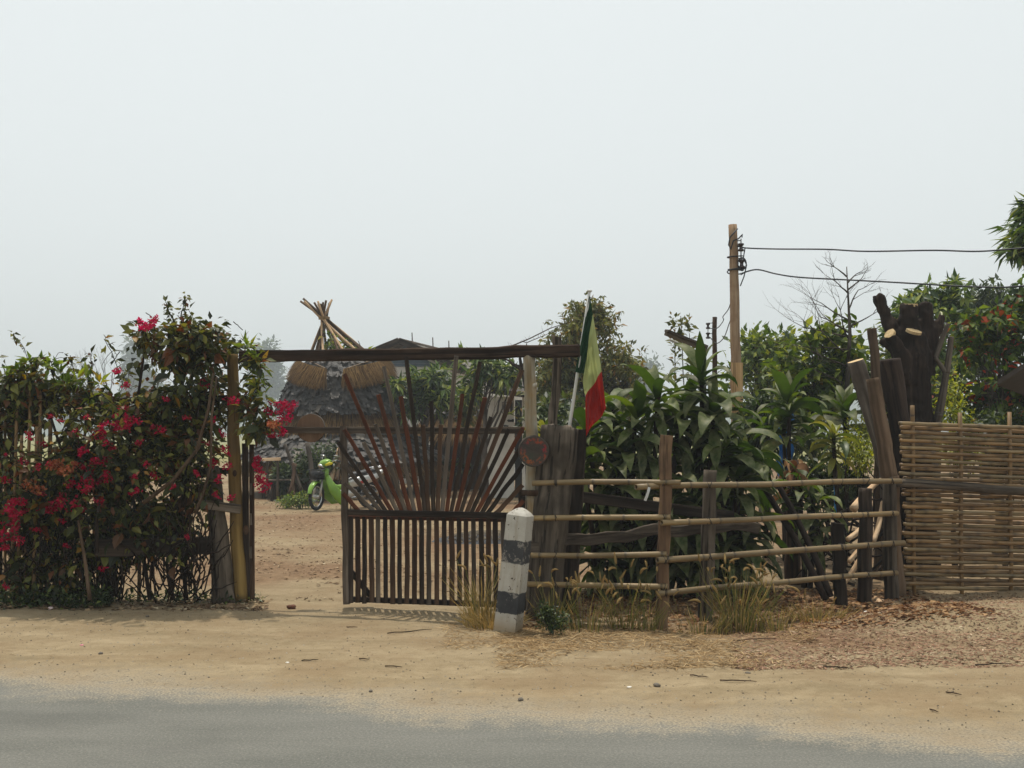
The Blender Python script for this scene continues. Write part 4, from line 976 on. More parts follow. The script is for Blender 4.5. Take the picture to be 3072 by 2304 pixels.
mb = MB(); mb.tube([(-.1, .12, .25), (-.02, .28, .02)], .012, 6); sp_('side_stand', mb, M_black)
mb = MB()                                     # wire basket ahead of the bars
for z, k in ((.84, 1.0), (.77, .93), (.70, .87), (.64, .82)):
    q = [(.50, -.15 * k), (.50 + .24 * k, -.15 * k), (.50 + .24 * k, .15 * k), (.50, .15 * k), (.50, -.15 * k)]
    mb.tube([(x, y, z) for x, y in q], .008 if z > .8 else .005, 5)
for i in range(22):
    t = i / 22 * 4; e = int(t); q = [(.50, -.15), (.74, -.15), (.74, .15), (.50, .15), (.50, -.15)]
    x = q[e][0] + (q[e + 1][0] - q[e][0]) * (t - e); y = q[e][1] + (q[e + 1][1] - q[e][1]) * (t - e)
    mb.tube([(x, y, .84), (.50 + (x - .50) * .82, y * .82, .64)], .004, 4)
mb.box((.60, 0, .645), (.10, .12, .006)); sp_('basket', mb, M_black)
mb = MB(); mb.box((.60, 0, .73), (.085, .11, .08)); sp_('basket_liner', mb, M_black)

rnd.seed(24); nr = np.random.default_rng(34)

# ------------------------------------------------------------------ the gateway
YG = lambda px: 10.5 - .75 * (px - 720) / 880.0            # the fence line comes nearer to the right
c4 = lambda x, y: (1000 + x / 3.16, 1050 + y / 3.16)
c5 = lambda x, y: (950 + x / 3.16, 1450 + y / 3.16)
def PG(q, dy=0.0): return at(q[0], q[1], YG(q[0]) + dy)

GT = thing('gate', 'wooden gate of upright pickets topped by a fan of grey and red-brown slats', 'gate', PG((1300, 1815)))
board('stile', GT, PG((1040, 1812)), PG((1031, 1278)), .062, .055, M_grey, seg=14, rough=.06, crook=.01)
board('top_rail', GT, PG((1045, 1537), -.045), PG((1560, 1548), -.045), .055, .04, M_dark, seg=14)
board('mid_rail', GT, PG((1045, 1551), .01), PG((1560, 1562), .01), .03, .035, M_red, seg=10)
board('bottom_rail', GT, PG((1046, 1797), .03), PG((1562, 1816), .03), .05, .035, M_dark, seg=12)
board('hinge_stile', GT, PG((1568, 1830), .0), PG((1565, 1470), .0), .06, .055, M_dark, seg=12)
board('brace', GT, PG(c5(330, 840), .07), PG(c5(520, 1080), .07), .05, .03, M_dark, seg=5)
pk_x = [325, 388, 451, 517, 583, 649, 716, 787, 855, 926, 995, 1062, 1137, 1210, 1281, 1350, 1417, 1488, 1560, 1629, 1698, 1770, 1838]
pk_m = [1, 2, 1, 2, 0, 1, 2, 1, 2, 2, 1, 0, 2, 1, 2, 1, 2, 0, 1, 2, 1, 0, 1]
for x, k in zip(pk_x, pk_m):
    t = (x - 300) / 1500
    board('picket', GT, PG(c5(x + 4 + U(-3, 3), 1128 + 40 * t + U(-5, 8)), -.005), PG(c5(x + U(-2, 2), 312 + 26 * t), -.005), .042 * U(.92, 1.12), .022, M_pickA[k], seg=8, rough=.09, crook=.006)
rays = [(250, 1520, 85, 1355, 'r'), (390, 1525, 110, 1255, 'g'), (455, 1525, 105, 1090, 'g'), (505, 1525, 45, 870, 'd'), (565, 1525, 100, 750, 'r'), (615, 1525, 285, 870, 'g'),
        (655, 1525, 105, 225, 'r'), (690, 1525, 400, 700, 'g'), (735, 1530, 425, 420, 'r'), (775, 1530, 480, 155, 'l'), (825, 1530, 640, 440, 'r'), (870, 1530, 692, 64, 'd'),
        (905, 1530, 850, 710, 'b'), (945, 1530, 930, 480, 'd'), (990, 1530, 1018, 710, 'b'), (1030, 1530, 1165, 56, 'l'), (1075, 1530, 1225, 420, 'r'), (1115, 1530, 1390, 112, 'd'),
        (1160, 1530, 1440, 450, 'r'), (1210, 1530, 1495, 635, 'd'), (1265, 1530, 1790, 190, 'b'), (1310, 1530, 1665, 750, 'd'), (1355, 1530, 1800, 735, 'r'), (1405, 1535, 1770, 940, 'd'),
        (1460, 1535, 1800, 1080, 'd'), (1530, 1545, 1795, 1285, 'b'), (1680, 1545, 1800, 1430, 'r')]
M_lgrey = wood('pale_grey_timber', lin('3a332c'), lin('5c5249'), lin('786e64'), stain=lin('443b33'), var=.12)
rm = {'r': M_red, 'g': M_grey, 'd': M_dark, 'b': M_brown, 'l': M_lgrey}
for i, (xb, yb, xt, yt, k) in enumerate(rays):
    board('fan_slat', GT, PG(c4(xb, yb + 14), -.012 - .002 * (i % 3)), PG(c4(xt, yt), -.03 - .004 * (i % 4)), .038 * U(.92, 1.1), .02, rm[k], seg=9, rough=.07, ragged=.012, crook=.008)
mb = MB(); mb.tube([PG((1560, 1478), -.05), PG((1625, 1480), -.08)], .026, 8, flat=.35); put('hinge_strap', mb.me(), M_brown, GT)

CB = thing('crossbar', 'grey crossbar board running from the log post behind the gate slats', 'board', PG((735, 1296), .06))
board('plank', CB, PG((733, 1289), .06), PG((1572, 1292), .06), .062, .03, M_grey, seg=16, rough=.06, crook=.012)
def disc(name, label, px, py, Y, r, th, mat, tilt=(0, 0), rim=M_bark2):
    D = thing(name, label, 'disc', at(px, py, Y)); n_ = 36; v, f = [], []; sd = rnd.random() * 50
    rr = [r * (1 + .05 * noise.noise(V((math.cos(2 * math.pi * i / n_) * 1.3 + sd, math.sin(2 * math.pi * i / n_) * 1.3, 0)))) for i in range(n_)]
    for y, k in ((0, .97), (.008, 1.0), (th, 1.0)):
        for i in range(n_): a = 2 * math.pi * i / n_; v.append((rr[i] * k * math.cos(a), y, rr[i] * k * math.sin(a)))
    v.append((0, 0, 0)); v.append((0, th, 0))
    Mx = Matrix.Translation(at(px, py, Y)) @ Matrix.Rotation(tilt[0], 4, 'Z') @ Matrix.Rotation(tilt[1], 4, 'X')
    f1 = [((i + 1) % n_, i, 3 * n_) for i in range(n_)]
    f2 = [(q * n_ + i, q * n_ + (i + 1) % n_, (q + 1) * n_ + (i + 1) % n_, (q + 1) * n_ + i) for q in range(2) for i in range(n_)]
    f3 = [(2 * n_ + i, 2 * n_ + (i + 1) % n_, 3 * n_ + 1) for i in range(n_)]
    put('face', mk(v, [x[::-1] for x in f1], False), mat, D, Mx); put('bark_rim', mk(v, f2 + f3, True), rim, D, Mx); return D
disc('log_slice', 'unpainted round log slice hung on the crossbar between log post and gate', 932, 1284, YG(932) + .11, .136, .05, wood('brown_slice', lin('4a3a2e'), lin('6b5544'), lin('8a6f58'), grain=8, crack=.2))
# faded paint on the slice by the gate hinge: two arcs of worn red and orange strokes round a dark centre
m, n, p = newmat('painted_slice'); tcn = N(n, 'ShaderNodeTexCoord'); mpn = N(n, 'ShaderNodeMapping'); mpn.inputs['Scale'].default_value = (1, 0, 1); n.links.new(tcn.outputs['Object'], mpn.inputs[0])
ln_ = N(n, 'ShaderNodeVectorMath', operation='LENGTH'); n.links.new(mpn.outputs[0], ln_.inputs[0])
ringf = ramp(n, [(.0, (0, 0, 0, 1)), (.48, (0, 0, 0, 1)), (.56, (1, 1, 1, 1)), (.82, (1, 1, 1, 1)), (.88, (0, 0, 0, 1))]); dv = N(n, 'ShaderNodeMath', operation='DIVIDE'); n.links.new(ln_.outputs[1], dv.inputs[0]); dv.inputs[1].default_value = .138; n.links.new(dv.outputs[0], ringf.inputs[0])
gaps_ = ramp(n, [(.46, (0, 0, 0, 1)), (.54, (1, 1, 1, 1))], tex(n, 34, detail=3)); g2_ = ramp(n, [(.40, (0, 0, 0, 1)), (.56, (1, 1, 1, 1))], tex(n, 9, detail=2))
mulv = N(n, 'ShaderNodeMath', operation='MULTIPLY'); n.links.new(ringf.outputs[0], mulv.inputs[0]); n.links.new(gaps_.outputs[0], mulv.inputs[1]); mulw = N(n, 'ShaderNodeMath', operation='MULTIPLY'); n.links.new(mulv.outputs[0], mulw.inputs[0]); n.links.new(g2_.outputs[0], mulw.inputs[1])
basec = ramp(n, [(.3, lin('241e19')), (.5, lin('3a3129')), (.7, lin('33372b'))], tex(n, 7, detail=4)).outputs[0]
pc_ = mixc(n, ramp(n, [(.4, (0, 0, 0, 1)), (.6, (1, 1, 1, 1))], tex(n, 5, detail=1)).outputs[0], lin('7d1420'), lin('82441c'))
n.links.new(mixc(n, mulw.outputs[0], basec, pc_), p.inputs['Base Color']); p.inputs['Roughness'].default_value = .8; bump(n, p, gaps_.outputs[0], .2, .003)
disc('painted_log_slice', 'round log slice with worn red paint nailed beside the gate hinge post', 1601, 1354, YG(1600) - .22, .135, .06, m, (.06, .05))

GB = thing('gate_beam', 'long dark wavy timber beam lying across the tops of the gate posts', 'beam', PG((720, 1070)))
xsb = np.linspace(722, 1738, 22); ysb = [1069 - 0.0125 * (x - 722) + 3.5 * noise.noise(V((x * .01, 0, 0))) - (4 if x > 1500 else 0) for x in xsb]
pth = [at(x, y, YG(x) + .0) for x, y in zip(xsb, ysb)]; v, f = sweep(pth, rect(.11, .072), [1 + .16 * noise.noise(V((x * .012, 3, 0))) for x in xsb], up=V((0, -1, 0)), rough=.12)
M_beam = wood('old_beam', lin('1c1410'), lin('35281f'), lin('534337'), stain=lin('2a1d15'), grain=16, crack=.7, var=.05)
# grain must run along the beam: build it about its own axis
Mb = frame(pth[0], pth[-1]); inv = Mb.inverted(); put('timber', mk([inv @ q for q in v], f, False), M_beam, GB, Mb)
LP = thing('log_post', 'yellow-brown round log gate post standing against the flowering hedge', 'post', PG((722, 1798)))
pole('log', LP, PG((724, 1806)), PG((698, 1062)), .068, .052, M_yellow, 18, 30, .07, bend=-.02)
for py, px, s_ in ((1590, 738, 1), (1420, 704, .7)):
    put('knot', mk([(.028 * s_ * math.cos(a) * k, -.010 * (1 - k), .045 * s_ * math.sin(a) * k) for k in (1, .7, .35) for a in np.linspace(0, 6.283, 13)[:-1]] + [(0, .006, 0)],
        [(q * 12 + i, q * 12 + (i + 1) % 12, (q + 1) * 12 + (i + 1) % 12, (q + 1) * 12 + i) for q in range(2) for i in range(12)] + [(24 + i, 24 + (i + 1) % 12, 36) for i in range(12)]), M_brown, LP, Matrix.Translation(at(px, py, YG(720) - .067)))
OP = thing('buttress_post', 'broad grey old-wood post flaring at its foot, left of the log post', 'post', at(660, 1805, 10.45))
pole('trunk', OP, at(668, 1815, 10.45), at(635, 1400, 10.45), .115, .062, M_post, 16, 20, .22, bend=.02)
pole('root_flare', OP, at(692, 1812, 10.42), at(655, 1600, 10.42), .05, .03, M_post, 10, 10, .2)
board('cleat', OP, at(603, 1512, 10.31), at(722, 1528, 10.36), .085, .045, M_post, seg=8, rough=.06)
SPp = thing('slat_post', 'pair of thin dark slats standing beside the yellow log post', 'post', PG((746, 1800)))
board('slat', SPp, PG((740, 1800), .02), PG((735, 1330), .02), .055, .05, M_dark, seg=14, rough=.08); board('slat', SPp, PG((757, 1797), .0), PG((755, 1333), .0), .042, .04, M_brown, seg=14, rough=.1)
for py in (1450, 1540, 1640): board('shim', SPp, PG((753, py + 35), -.025), PG((752, py), -.025), .022, .012, M_grey, seg=3)
WP = thing('pale_log_post', 'pale lichen-white log post under the beam by the gate hinge', 'post', PG((1590, 1830), .12))
pole('log', WP, at(1600, 1850, YG(1590) + .02), at(1588, 1066, YG(1590) + .02), .062, .052, M_white_log, 16, 30, .09, bend=.01)
pole('branch_stub', WP, at(1598, 1158, YG(1590)), at(1610, 1152, YG(1590) - .02), .028, .014, M_white_log, 8, 4)
ST_ = thing('stump_post', 'massive cracked grey stump post behind the painted log slice', 'post', at(1660, 1830, 9.72))
pole('trunk', ST_, at(1628, 1850, 9.72), at(1680, 1284, 9.72), .155, .165, M_post, 26, 36, .11)
pole('splinter', ST_, at(1655, 1292, 9.66), at(1652, 1272, 9.66), .05, .025, M_post, 6, 3); pole('splinter', ST_, at(1705, 1292, 9.66), at(1706, 1276, 9.66), .06, .03, M_post, 6, 3)
DP = thing('dark_split_post', 'dark split post leaning behind the massive stump', 'post', at(1725, 1830, 9.95))
board('timber', DP, at(1700, 1850, 9.98), at(1735, 1290, 9.98), .16, .1, M_dark, seg=16, rough=.14, ragged=.03)
RP = thing('rough_plank_post', 'rough upright plank rising above the beam behind the flag', 'post', at(1650, 1830, 10.25))
board('plank', RP, at(1640, 1830, 10.25), at(1672, 1002, 10.25), .085, .05, M_post, seg=26, rough=.14, ragged=.05, crook=.03)

# ------------------------------------------------------------------ the flag
FL = thing('flag', 'limp green, yellow and red flag hanging from a leaning white pole', 'flag', at(1702, 1300, 9.86))
c6 = lambda x, y: (1550 + x / 3.16, 850 + y / 3.16)
M_pp = plain('white_pipe', lin('c9c7c0'), .45, 0, .12)
pole('pole', FL, at(1701, 1330, 9.84), at(*c6(690, 80), 9.80), .0155, .013, M_pp, 12, 6, .0)
v, f = sweep([at(*c6(690, 85), 9.80), at(*c6(690, 78), 9.80), at(*c6(691, 70), 9.80), at(*c6(691, 62), 9.80)], circle(12), [.014, .02, .026, .012]); put('finial', mk(v, f), M_pp, FL)
T_ = [(0, 690, 110), (.1, 700, 150), (.33, 718, 285), (.5, 762, 560), (.67, 808, 840), (.85, 838, 1040), (1, 856, 1185)]
B_ = [(0, 557, 840), (.15, 600, 852), (.33, 640, 850), (.45, 632, 930), (.56, 640, 1020), (.67, 655, 1066), (.8, 648, 1200), (1, 648, 1450)]
def cur(tab, u):
    for a, b in zip(tab, tab[1:]):
        if u <= b[0] + 1e-9:
            t = (u - a[0]) / (b[0] - a[0]); return V((a[1] + (b[1] - a[1]) * t, a[2] + (b[2] - a[2]) * t))
    return V(tab[-1][1:])
def flag_pt(u, vv):
    q = cur(T_, u).lerp(cur(B_, u), vv); q.x += 10 * math.sin(vv * 9 + u * 5) * u
    dep = 9.80 + .05 * math.sin(vv * 8.5 + u * 6) * (.25 + u) + .03 * math.sin(vv * 17 - u * 9) * u - .03 + .02 * math.sin(u * 12) + .010 * math.sin(u * 41 + vv * 6) + .006 * noise.noise(V((u * 14, vv * 5, 2))) * 2
    return at(*c6(q.x, q.y), dep)
def fcol(name, c):
    m, n, p = newmat(name); w = tex(n, 260, detail=1); col = mixc(n, .25, c, mixc(n, 1, c, ramp(n, [(.3, (.6, .6, .6, 1)), (.7, (1.3, 1.3, 1.3, 1))], tex(n, 6, detail=3)).outputs[0], 'MULTIPLY'))
    n.links.new(col, p.inputs['Base Color']); p.inputs['Roughness'].default_value = .75; p.inputs['Specular IOR Level'].default_value = .2; bump(n, p, w, .1, .001)
    tr = N(n, 'ShaderNodeBsdfTranslucent'); n.links.new(col, tr.inputs['Color']); mx = N(n, 'ShaderNodeMixShader'); mx.inputs[0].default_value = .38
    n.links.new(p.outputs[0], mx.inputs[1]); n.links.new(tr.outputs[0], mx.inputs[2]); n.links.new(mx.outputs[0], n.nodes['Material Output'].inputs['Surface']); return m
for i, (nm_, c) in enumerate((('green_stripe', lin('1f3c27')), ('yellow_stripe', lin('a3aa70')), ('red_stripe', lin('93221b')))):
    nu, nv = 16, 60; vs = [flag_pt((i + a / nu) / 3, b / nv) for a in range(nu + 1) for b in range(nv + 1)]
    fs = [(a * (nv + 1) + b, a * (nv + 1) + b + 1, (a + 1) * (nv + 1) + b + 1, (a + 1) * (nv + 1) + b) for a in range(nu) for b in range(nv)]
    put(nm_, mk(vs, fs, True), fcol('flag_' + nm_, c), FL)

# ------------------------------------------------------------------ the black and white marker post
m, n, p = newmat('marker_paint'); tcn = N(n, 'ShaderNodeTexCoord'); sep = N(n, 'ShaderNodeSeparateXYZ'); n.links.new(tcn.outputs['Object'], sep.inputs[0])
nz = tex(n, 26, detail=4); add = N(n, 'ShaderNodeMath', operation='MULTIPLY_ADD'); n.links.new(nz, add.inputs[0]); add.inputs[1].default_value = .03; n.links.new(sep.outputs[2], add.inputs[2])
zz_ = N(n, 'ShaderNodeMath', operation='SUBTRACT'); n.links.new(add.outputs[0], zz_.inputs[0]); zz_.inputs[1].default_value = .015
band = ramp(n, [(0, (0, 0, 0, 1)), (.141, (0, 0, 0, 1)), (.145, (1, 1, 1, 1)), (.308, (1, 1, 1, 1)), (.312, (0, 0, 0, 1)), (.538, (0, 0, 0, 1)), (.545, (1, 1, 1, 1)), (.722, (1, 1, 1, 1)), (.728, (0, 0, 0, 1)), (1, (0, 0, 0, 1))], zz_.outputs[0])
chip = ramp(n, [(.56, (0, 0, 0, 1)), (.60, (1, 1, 1, 1))], tex(n, 17, detail=7, rough=.7)); run = ramp(n, [(.5, (0, 0, 0, 1)), (.72, (.7, .7, .7, 1))], tex(n, 15, detail=5, stretch=(1, 1, .12)))
white = mixc(n, run.outputs[0], ramp(n, [(.3, lin('9a958a')), (.7, lin('b8b4aa'))], tex(n, 5, detail=4)).outputs[0], lin('857a66'))
spots = ramp(n, [(.655, (0, 0, 0, 1)), (.68, (1, 1, 1, 1))], tex(n, 40, detail=2)); white = mixc(n, spots.outputs[0], white, lin('4d4238'))
black = mixc(n, chip.outputs[0], ramp(n, [(.3, lin('26272a')), (.7, lin('3b3b3c'))], tex(n, 9, detail=4)).outputs[0], lin('77726a'))
col = mixc(n, band.outputs[0], white, black); foot = ramp(n, [(.02, (.8, .8, .8, 1)), (.12, (0, 0, 0, 1))], sep.outputs[2]); col = mixc(n, foot.outputs[0], col, lin('8f7b5d'))
n.links.new(col, p.inputs['Base Color']); p.inputs['Roughness'].default_value = .85; bump(n, p, tex(n, 30, detail=6), .35, .006)
mk_base = at(1524, 1889, 8.95); MP = thing('marker_post', 'leaning square concrete marker post painted in black and white bands', 'post', mk_base)
v, f = [], []; hw = .094; nz_ = 30; prof = [(z * .965 / nz_, 1.0 - .06 * z / nz_) for z in range(nz_ + 1)] + [(.988, .74), (1.012, .42), (1.026, .14)]
ns = 16
for z, k in prof:
    for i in range(ns):
        s_ = i // 4; t = (i % 4) / 4; cs = [(-1, -1), (1, -1), (1, 1), (-1, 1), (-1, -1)]
        x = cs[s_][0] + (cs[s_ + 1][0] - cs[s_][0]) * t; y = cs[s_][1] + (cs[s_ + 1][1] - cs[s_][1]) * t
        if i % 4 == 0: x *= .98; y *= .98
        nn = 1 + .02 * noise.noise(V((x * 3, y * 3, z * 9))) - (.06 * max(0, noise.noise(V((x * 5, y * 5, z * 14))) - .25) if i % 4 in (0, 1, 3) else 0)
        v.append((x * hw * k * nn, y * hw * k * nn, z - .04))
for q in range(len(prof) - 1):
    for i in range(ns): f.append((q * ns + i, q * ns + (i + 1) % ns, (q + 1) * ns + (i + 1) % ns, (q + 1) * ns + i))
f.append(tuple((len(prof) - 1) * ns + i for i in range(ns)))
Mx = Matrix.Translation(mk_base) @ Matrix.Rotation(math.radians(6.2), 4, 'Y') @ Matrix.Rotation(math.radians(-20), 4, 'Z')
put('body', mk(v, f, False), m, MP, Mx)
# ------------------------------------------------------------------ bamboo rail fence
YR = lambda px: 9.52 - .40 * (px - 1590) / 450 if px < 2040 else 9.12 + 1.42 * (px - 1985) / 715
RF = 'bamboo rails of the roadside fence'
M_wire = plain('binding_wire', lin('2b2622'), .6, .3)
def ties(rail, a, b, r, xs_):
    xa_, xb_ = (a.x / a.y), (b.x / b.y)
    for px in xs_:
        k = (px - 1536) / FPX
        t = (a.x - k * a.y) / ((a.x - k * a.y) - (b.x - k * b.y))
        if not .02 < t < .98: continue
        c = a.lerp(b, t); mb = MB()
        for q in range(2):
            ph = U(-.4, .4); mb.tube([c + V((ph * .05 * math.sin(w) + q * .012, (r * 1.12) * math.cos(w) + (.05 if math.cos(w) > .3 else 0), (r * 1.12) * math.sin(w))) for w in np.linspace(0, 6.3, 15)], .0032, 5)
        mb.tube([c + V((0, -r, 0)), c + V((U(-.03, .03), -r - .015, -.035))], .0025, 4)
        put('wire_tie', mb.me(True), M_wire, rail)
pr = lambda x, y, dy=0: at(x, y, YR(x) + dy)
for k, (xa, ya, xb, yb, r) in enumerate([(1597, 1448, 2042, 1447, .0235), (1600, 1553, 2012, 1552, .0235), (1594, 1666, 2001, 1664, .024), (1582, 1753, 2003, 1761, .0245)]):
    nm_ = ('top', 'second', 'third', 'lowest')[k]
    rail_ = cane('bamboo_rail', None, pr(xa, ya), at(xb, yb, YR(2035) + .02), r, M_bam, .37); ties(rail_, pr(xa, ya), at(xb, yb, YR(2035) + .02), r, (1665, 1990))
    tag(rail_, '%s short bamboo rail between marker post and first fence post' % nm_, 'rail', RF)
for k, (xa, ya, xb, yb, r) in enumerate([(1908, 1461, 2702, 1442, .0255), (1985, 1568, 2692, 1540, .0245), (1972, 1681, 2712, 1628, .027), (1972, 1781, 2690, 1717, .025)]):
    nm_ = ('top', 'second', 'third', 'lowest')[k]
    rail_ = cane('bamboo_rail', None, at(xa, ya, 9.10), at(xb, yb, YR(2700)), r, M_bam, .42); ties(rail_, at(xa, ya, 9.10), at(xb, yb, YR(2700)), r, (1992, 2124, 2518, 2595, 2670))
    tag(rail_, '%s long bamboo rail running from first fence post to the woven screen' % nm_, 'rail', RF)
def fpost(label, xb, yb, xt, yt, Y, w, mat, round_=False, **kw):
    P = thing('fence_post', label, 'post', at(xb, yb, Y), group='posts of the bamboo rail fence')
    a = at(xb, yb, Y); a.z = min(a.z, hgt(a.x, a.y)) - .1
    if round_: pole('post', P, a, at(xt, yt, Y), w / 2 * 1.05, w / 2 * .95, mat, 14, 22, .16)
    else: board('plank', P, a, at(xt, yt, Y), w, w * .55, mat, seg=18, rough=.08, crook=.02)
    return P
M_fp = wood('tan_fence_post', lin('46352a'), lin('6b543f'), lin('8a7258'), stain=lin('4b3a2c'), grain=18, crack=.6, var=.1)
fpost('tan plank fence post where the short and long rails overlap', 1984, 1872, 1999, 1306, 9.20, .10, M_fp)
fpost('shorter round-topped fence post in front of the dracaena', 2112, 1845, 2132, 1410, 9.62, .125, M_post, True)
fpost('short dark fence post next to the leaning poles', 2523, 1835, 2513, 1570, 10.28, .115, M_dark)
fpost('dark broken-topped fence post between rails and screen', 2592, 1797, 2597, 1465, 10.5, .135, M_dark, True)
fpost('thick grey fence post where the long rails end at the screen', 2673, 1793, 2668, 1440, 10.66, .135, M_post, True)
WPk = thing('weathered_plank', 'long bowed weathered plank fixed across the fence below the dracaena', 'plank', at(1580, 1640, 9.62))
board('plank', WPk, at(1585, 1640, 9.60), at(2278, 1578, 9.95), .10, .04, M_grey, seg=24, rough=.10, bow=-.03, crook=.05)
DPk = thing('dark_plank', 'dark slanting plank in the shade behind the bamboo rails', 'plank', at(1745, 1490, 10.1))
board('plank', DPk, at(1740, 1490, 10.05), at(2200, 1550, 10.25), .10, .035, M_dark, seg=14, rough=.08)
for k, (xb, yb, xt, yt, lb) in enumerate(((2478, 1800, 2262, 1420, 'longer dark pole leaning under the dracaena toward the rails'), (2492, 1790, 2330, 1450, 'second dark leaning pole, on the screen side of the longer one'))):
    o = pole('leaning_pole', None, at(xb, yb, 10.55), at(xt, yt, 10.95), .034, .028, M_bark, 9, 14, .1, bend=.03); tag(o, lb, 'pole', 'dark leaning poles')
cl = lambda x, y: (2450 + x / 3.317, 1350 + y / 3.317)
pb = [((365, 585), (640, 300), 'stout peeled branch with its cut end toward the road, above the second rail'), ((310, 890), (560, 640), 'peeled branch pointing at the gap beside the dark post, between second and third rail'), ((325, 1108), (560, 870), 'thin peeled branch just under the third rail'),
      ((70, 1565), (430, 1080), 'long peeled branch slanting up from the ground beside the short dark post'), ((565, 915), (660, 520), 'upright peeled branch between the two thick fence posts'), ((640, 1540), (530, 1440), 'short peeled log lying at the foot of the broken post')]
for k, (a, b, lb) in enumerate(pb):
    o = pole('peeled_branch', None, at(*cl(*a), 10.72 if k < 5 else 10.4), at(*cl(*b), 11.15 if k != 3 else 10.9), (.038, .026, .024, .032, .028, .03)[k], .024, M_peeled, 10, 10, .12, bend=U(-.02, .02), capmat=M_cut); tag(o, lb, 'branch', 'peeled branches behind the fence')
bp = thing('brush_pile', 'heap of dark cut brushwood behind the rails that props the peeled branches', 'brushwood', gx(2600, 11.2)); mb = MB()
for i in range(70):
    a = gx(2600, 11.3) + V((U(-.45, .4), U(-.2, .25), U(0, .9))); mb.tube(limb_path(a, a + V((U(-.5, .5), U(-.2, .2), U(-.5, .5))), 0, 4, .1), [.014, .012, .01, .008, .004], 4)
tag(put('sticks', mb.me(), M_bark, bp), kind='stuff')

# ------------------------------------------------------------------ woven bamboo screen
YS = lambda px: 10.95 + .35 * (px - 2700) / 372
WS = thing('woven_screen', 'screen of horizontal bamboo canes woven through upright stakes', 'screen', at(2880, 1772, YS(2880)))
stk = [2739, 2881, 3029, 3175]
def slat_path(py0, py1, x0, x1, sg):
    out = []; x = x0
    while x < x1 + 1:
        k = min(range(4), key=lambda q: abs(stk[q] - x)); ph = (x - stk[0]) / 146.0
        t = (x - x0) / (x1 - x0); out.append(at(x, py0 + (py1 - py0) * t + 1.2 * noise.noise(V((x * .02, py0, 0))), YS(x) + sg * .024 * math.cos(math.pi * ph))); x += 12
    return out
ns_ = 40
for i in range(ns_):
    t = i / (ns_ - 1); y0 = 1268 + 494 * t + U(-2.5, 2.5); y1 = 1290 + 478 * t + U(-3, 3)
    if 1448 < y0 < 1468: continue
    x0 = 2698 + U(-2, 14) + (9 if t > .4 else 0); x1 = 3200
    pth = slat_path(y0, y1, x0, x1, 1 if i % 2 else -1); r = .0192 * U(.86, 1.1); sc_, tn_ = [], []
    for q in range(len(pth)):
        nd = (q * 12 + int(i * 37)) % 118 < 12; sc_.append(r * (1.10 if nd else 1.0)); tn_ += [.8 if nd else 0.0] * 8
    a0 = pth[0]; Mx = frame(pth[0], pth[-1]); inv = Mx.inverted(); v, f = sweep(pth, circle(8), sc_, flat=.8)
    put('slat', mk([inv @ q for q in v], f, True, tn_), M_bam if i % 3 == 0 else M_bamd, WS, Mx)
for x, yt in zip(stk, (1216, 1238, 1236, 1240)):
    a = at(x + 4, 1782, YS(x)); a.z = hgt(a.x, a.y) - .05; cane('stake', WS, a, at(x - 1, yt, YS(x)), .021, M_bamd, .4)
SB = thing('screen_pole', 'thick grey pole lying across the woven screen at waist height', 'pole', at(2700, 1450, 10.88))
pole('log', SB, at(2690, 1448, 10.86), at(3220, 1484, 11.22), .042, .046, M_post, 14, 30, .1)

# ------------------------------------------------------------------ cut trunks and the pollarded tree
def cut_trunk(label, pts, Y, r0, r1, mat, cut=True, name='cut_trunk', grp='lopped trunks behind the fence end'):
    P = [at(x, y, Y) for x, y in pts]; T = thing(name, label, 'tree trunk', P[0], group=grp)
    for i in range(len(P) - 1):
        t0, t1 = i / (len(P) - 1), (i + 1) / (len(P) - 1); d = (P[i + 1] - P[i]).normalized() * .04
        pole('stem', T, P[i], P[i + 1] + (d if i < len(P) - 2 else d * 0), r0 + (r1 - r0) * t0, r0 + (r1 - r0) * t1, mat, 18, 26, .26, capmat=M_cut if (cut and i == len(P) - 2) else None)
    return T
cut_trunk('light brown lopped trunk leaning up from the end fence post', [(2690, 1800), (2672, 1440), (2618, 1135)], 10.95, .085, .068, M_barkl)
cut_trunk('dark lopped trunk leaning behind the light brown one', [(2712, 1800), (2660, 1400), (2568, 1082)], 11.5, .10, .085, M_bark2)
cut_trunk('thin straight stem with a pale round cut on top', [(2640, 1800), (2638, 1200), (2615, 985)], 12.0, .065, .05, M_barkl)
cut_trunk('blackish trunk between the leaning trunks and the pollarded tree', [(2705, 1785), (2708, 1300), (2668, 1078)], 11.4, .115, .105, M_bark, cut=False)
PT = thing('pollarded_tree', 'thick dark pollarded tree with sawn-off stubs showing pale cuts', 'tree', gx(2755, 12.4))
YT = 12.4
mb = MB()
def gn(pts, rads, sd):
    P = []
    R_ = []
    for k in range(len(pts) - 1):
        for t in (0, .25, .5, .75):
            P.append(at(pts[k][0] + (pts[k + 1][0] - pts[k][0]) * t + 5 * noise.noise(V((sd, k + t, 0))), pts[k][1] + (pts[k + 1][1] - pts[k][1]) * t, YT + (pts[k][2] + (pts[k + 1][2] - pts[k][2]) * t)))
            R_.append((rads[k] + (rads[k + 1] - rads[k]) * t) * (1 + .12 * noise.noise(V((sd, 3, (k + t) * 2)))))
    P.append(at(pts[-1][0], pts[-1][1], YT + pts[-1][2])); R_.append(rads[-1])
    mb.tube(P, R_, 14, .5, .25, seed=sd)
gn([(2762, 1800, 0), (2752, 1500, 0), (2750, 1250, 0), (2742, 1080, 0), (2740, 1000, -.02)], [.24, .185, .175, .175, .12], 1)
gn([(2735, 1180, 0), (2700, 1060, .03), (2668, 970, .05), (2630, 882, .06)], [.14, .095, .08, .062], 4)
gn([(2660, 960, .05), (2648, 925, .02)], [.07, .05], 5)
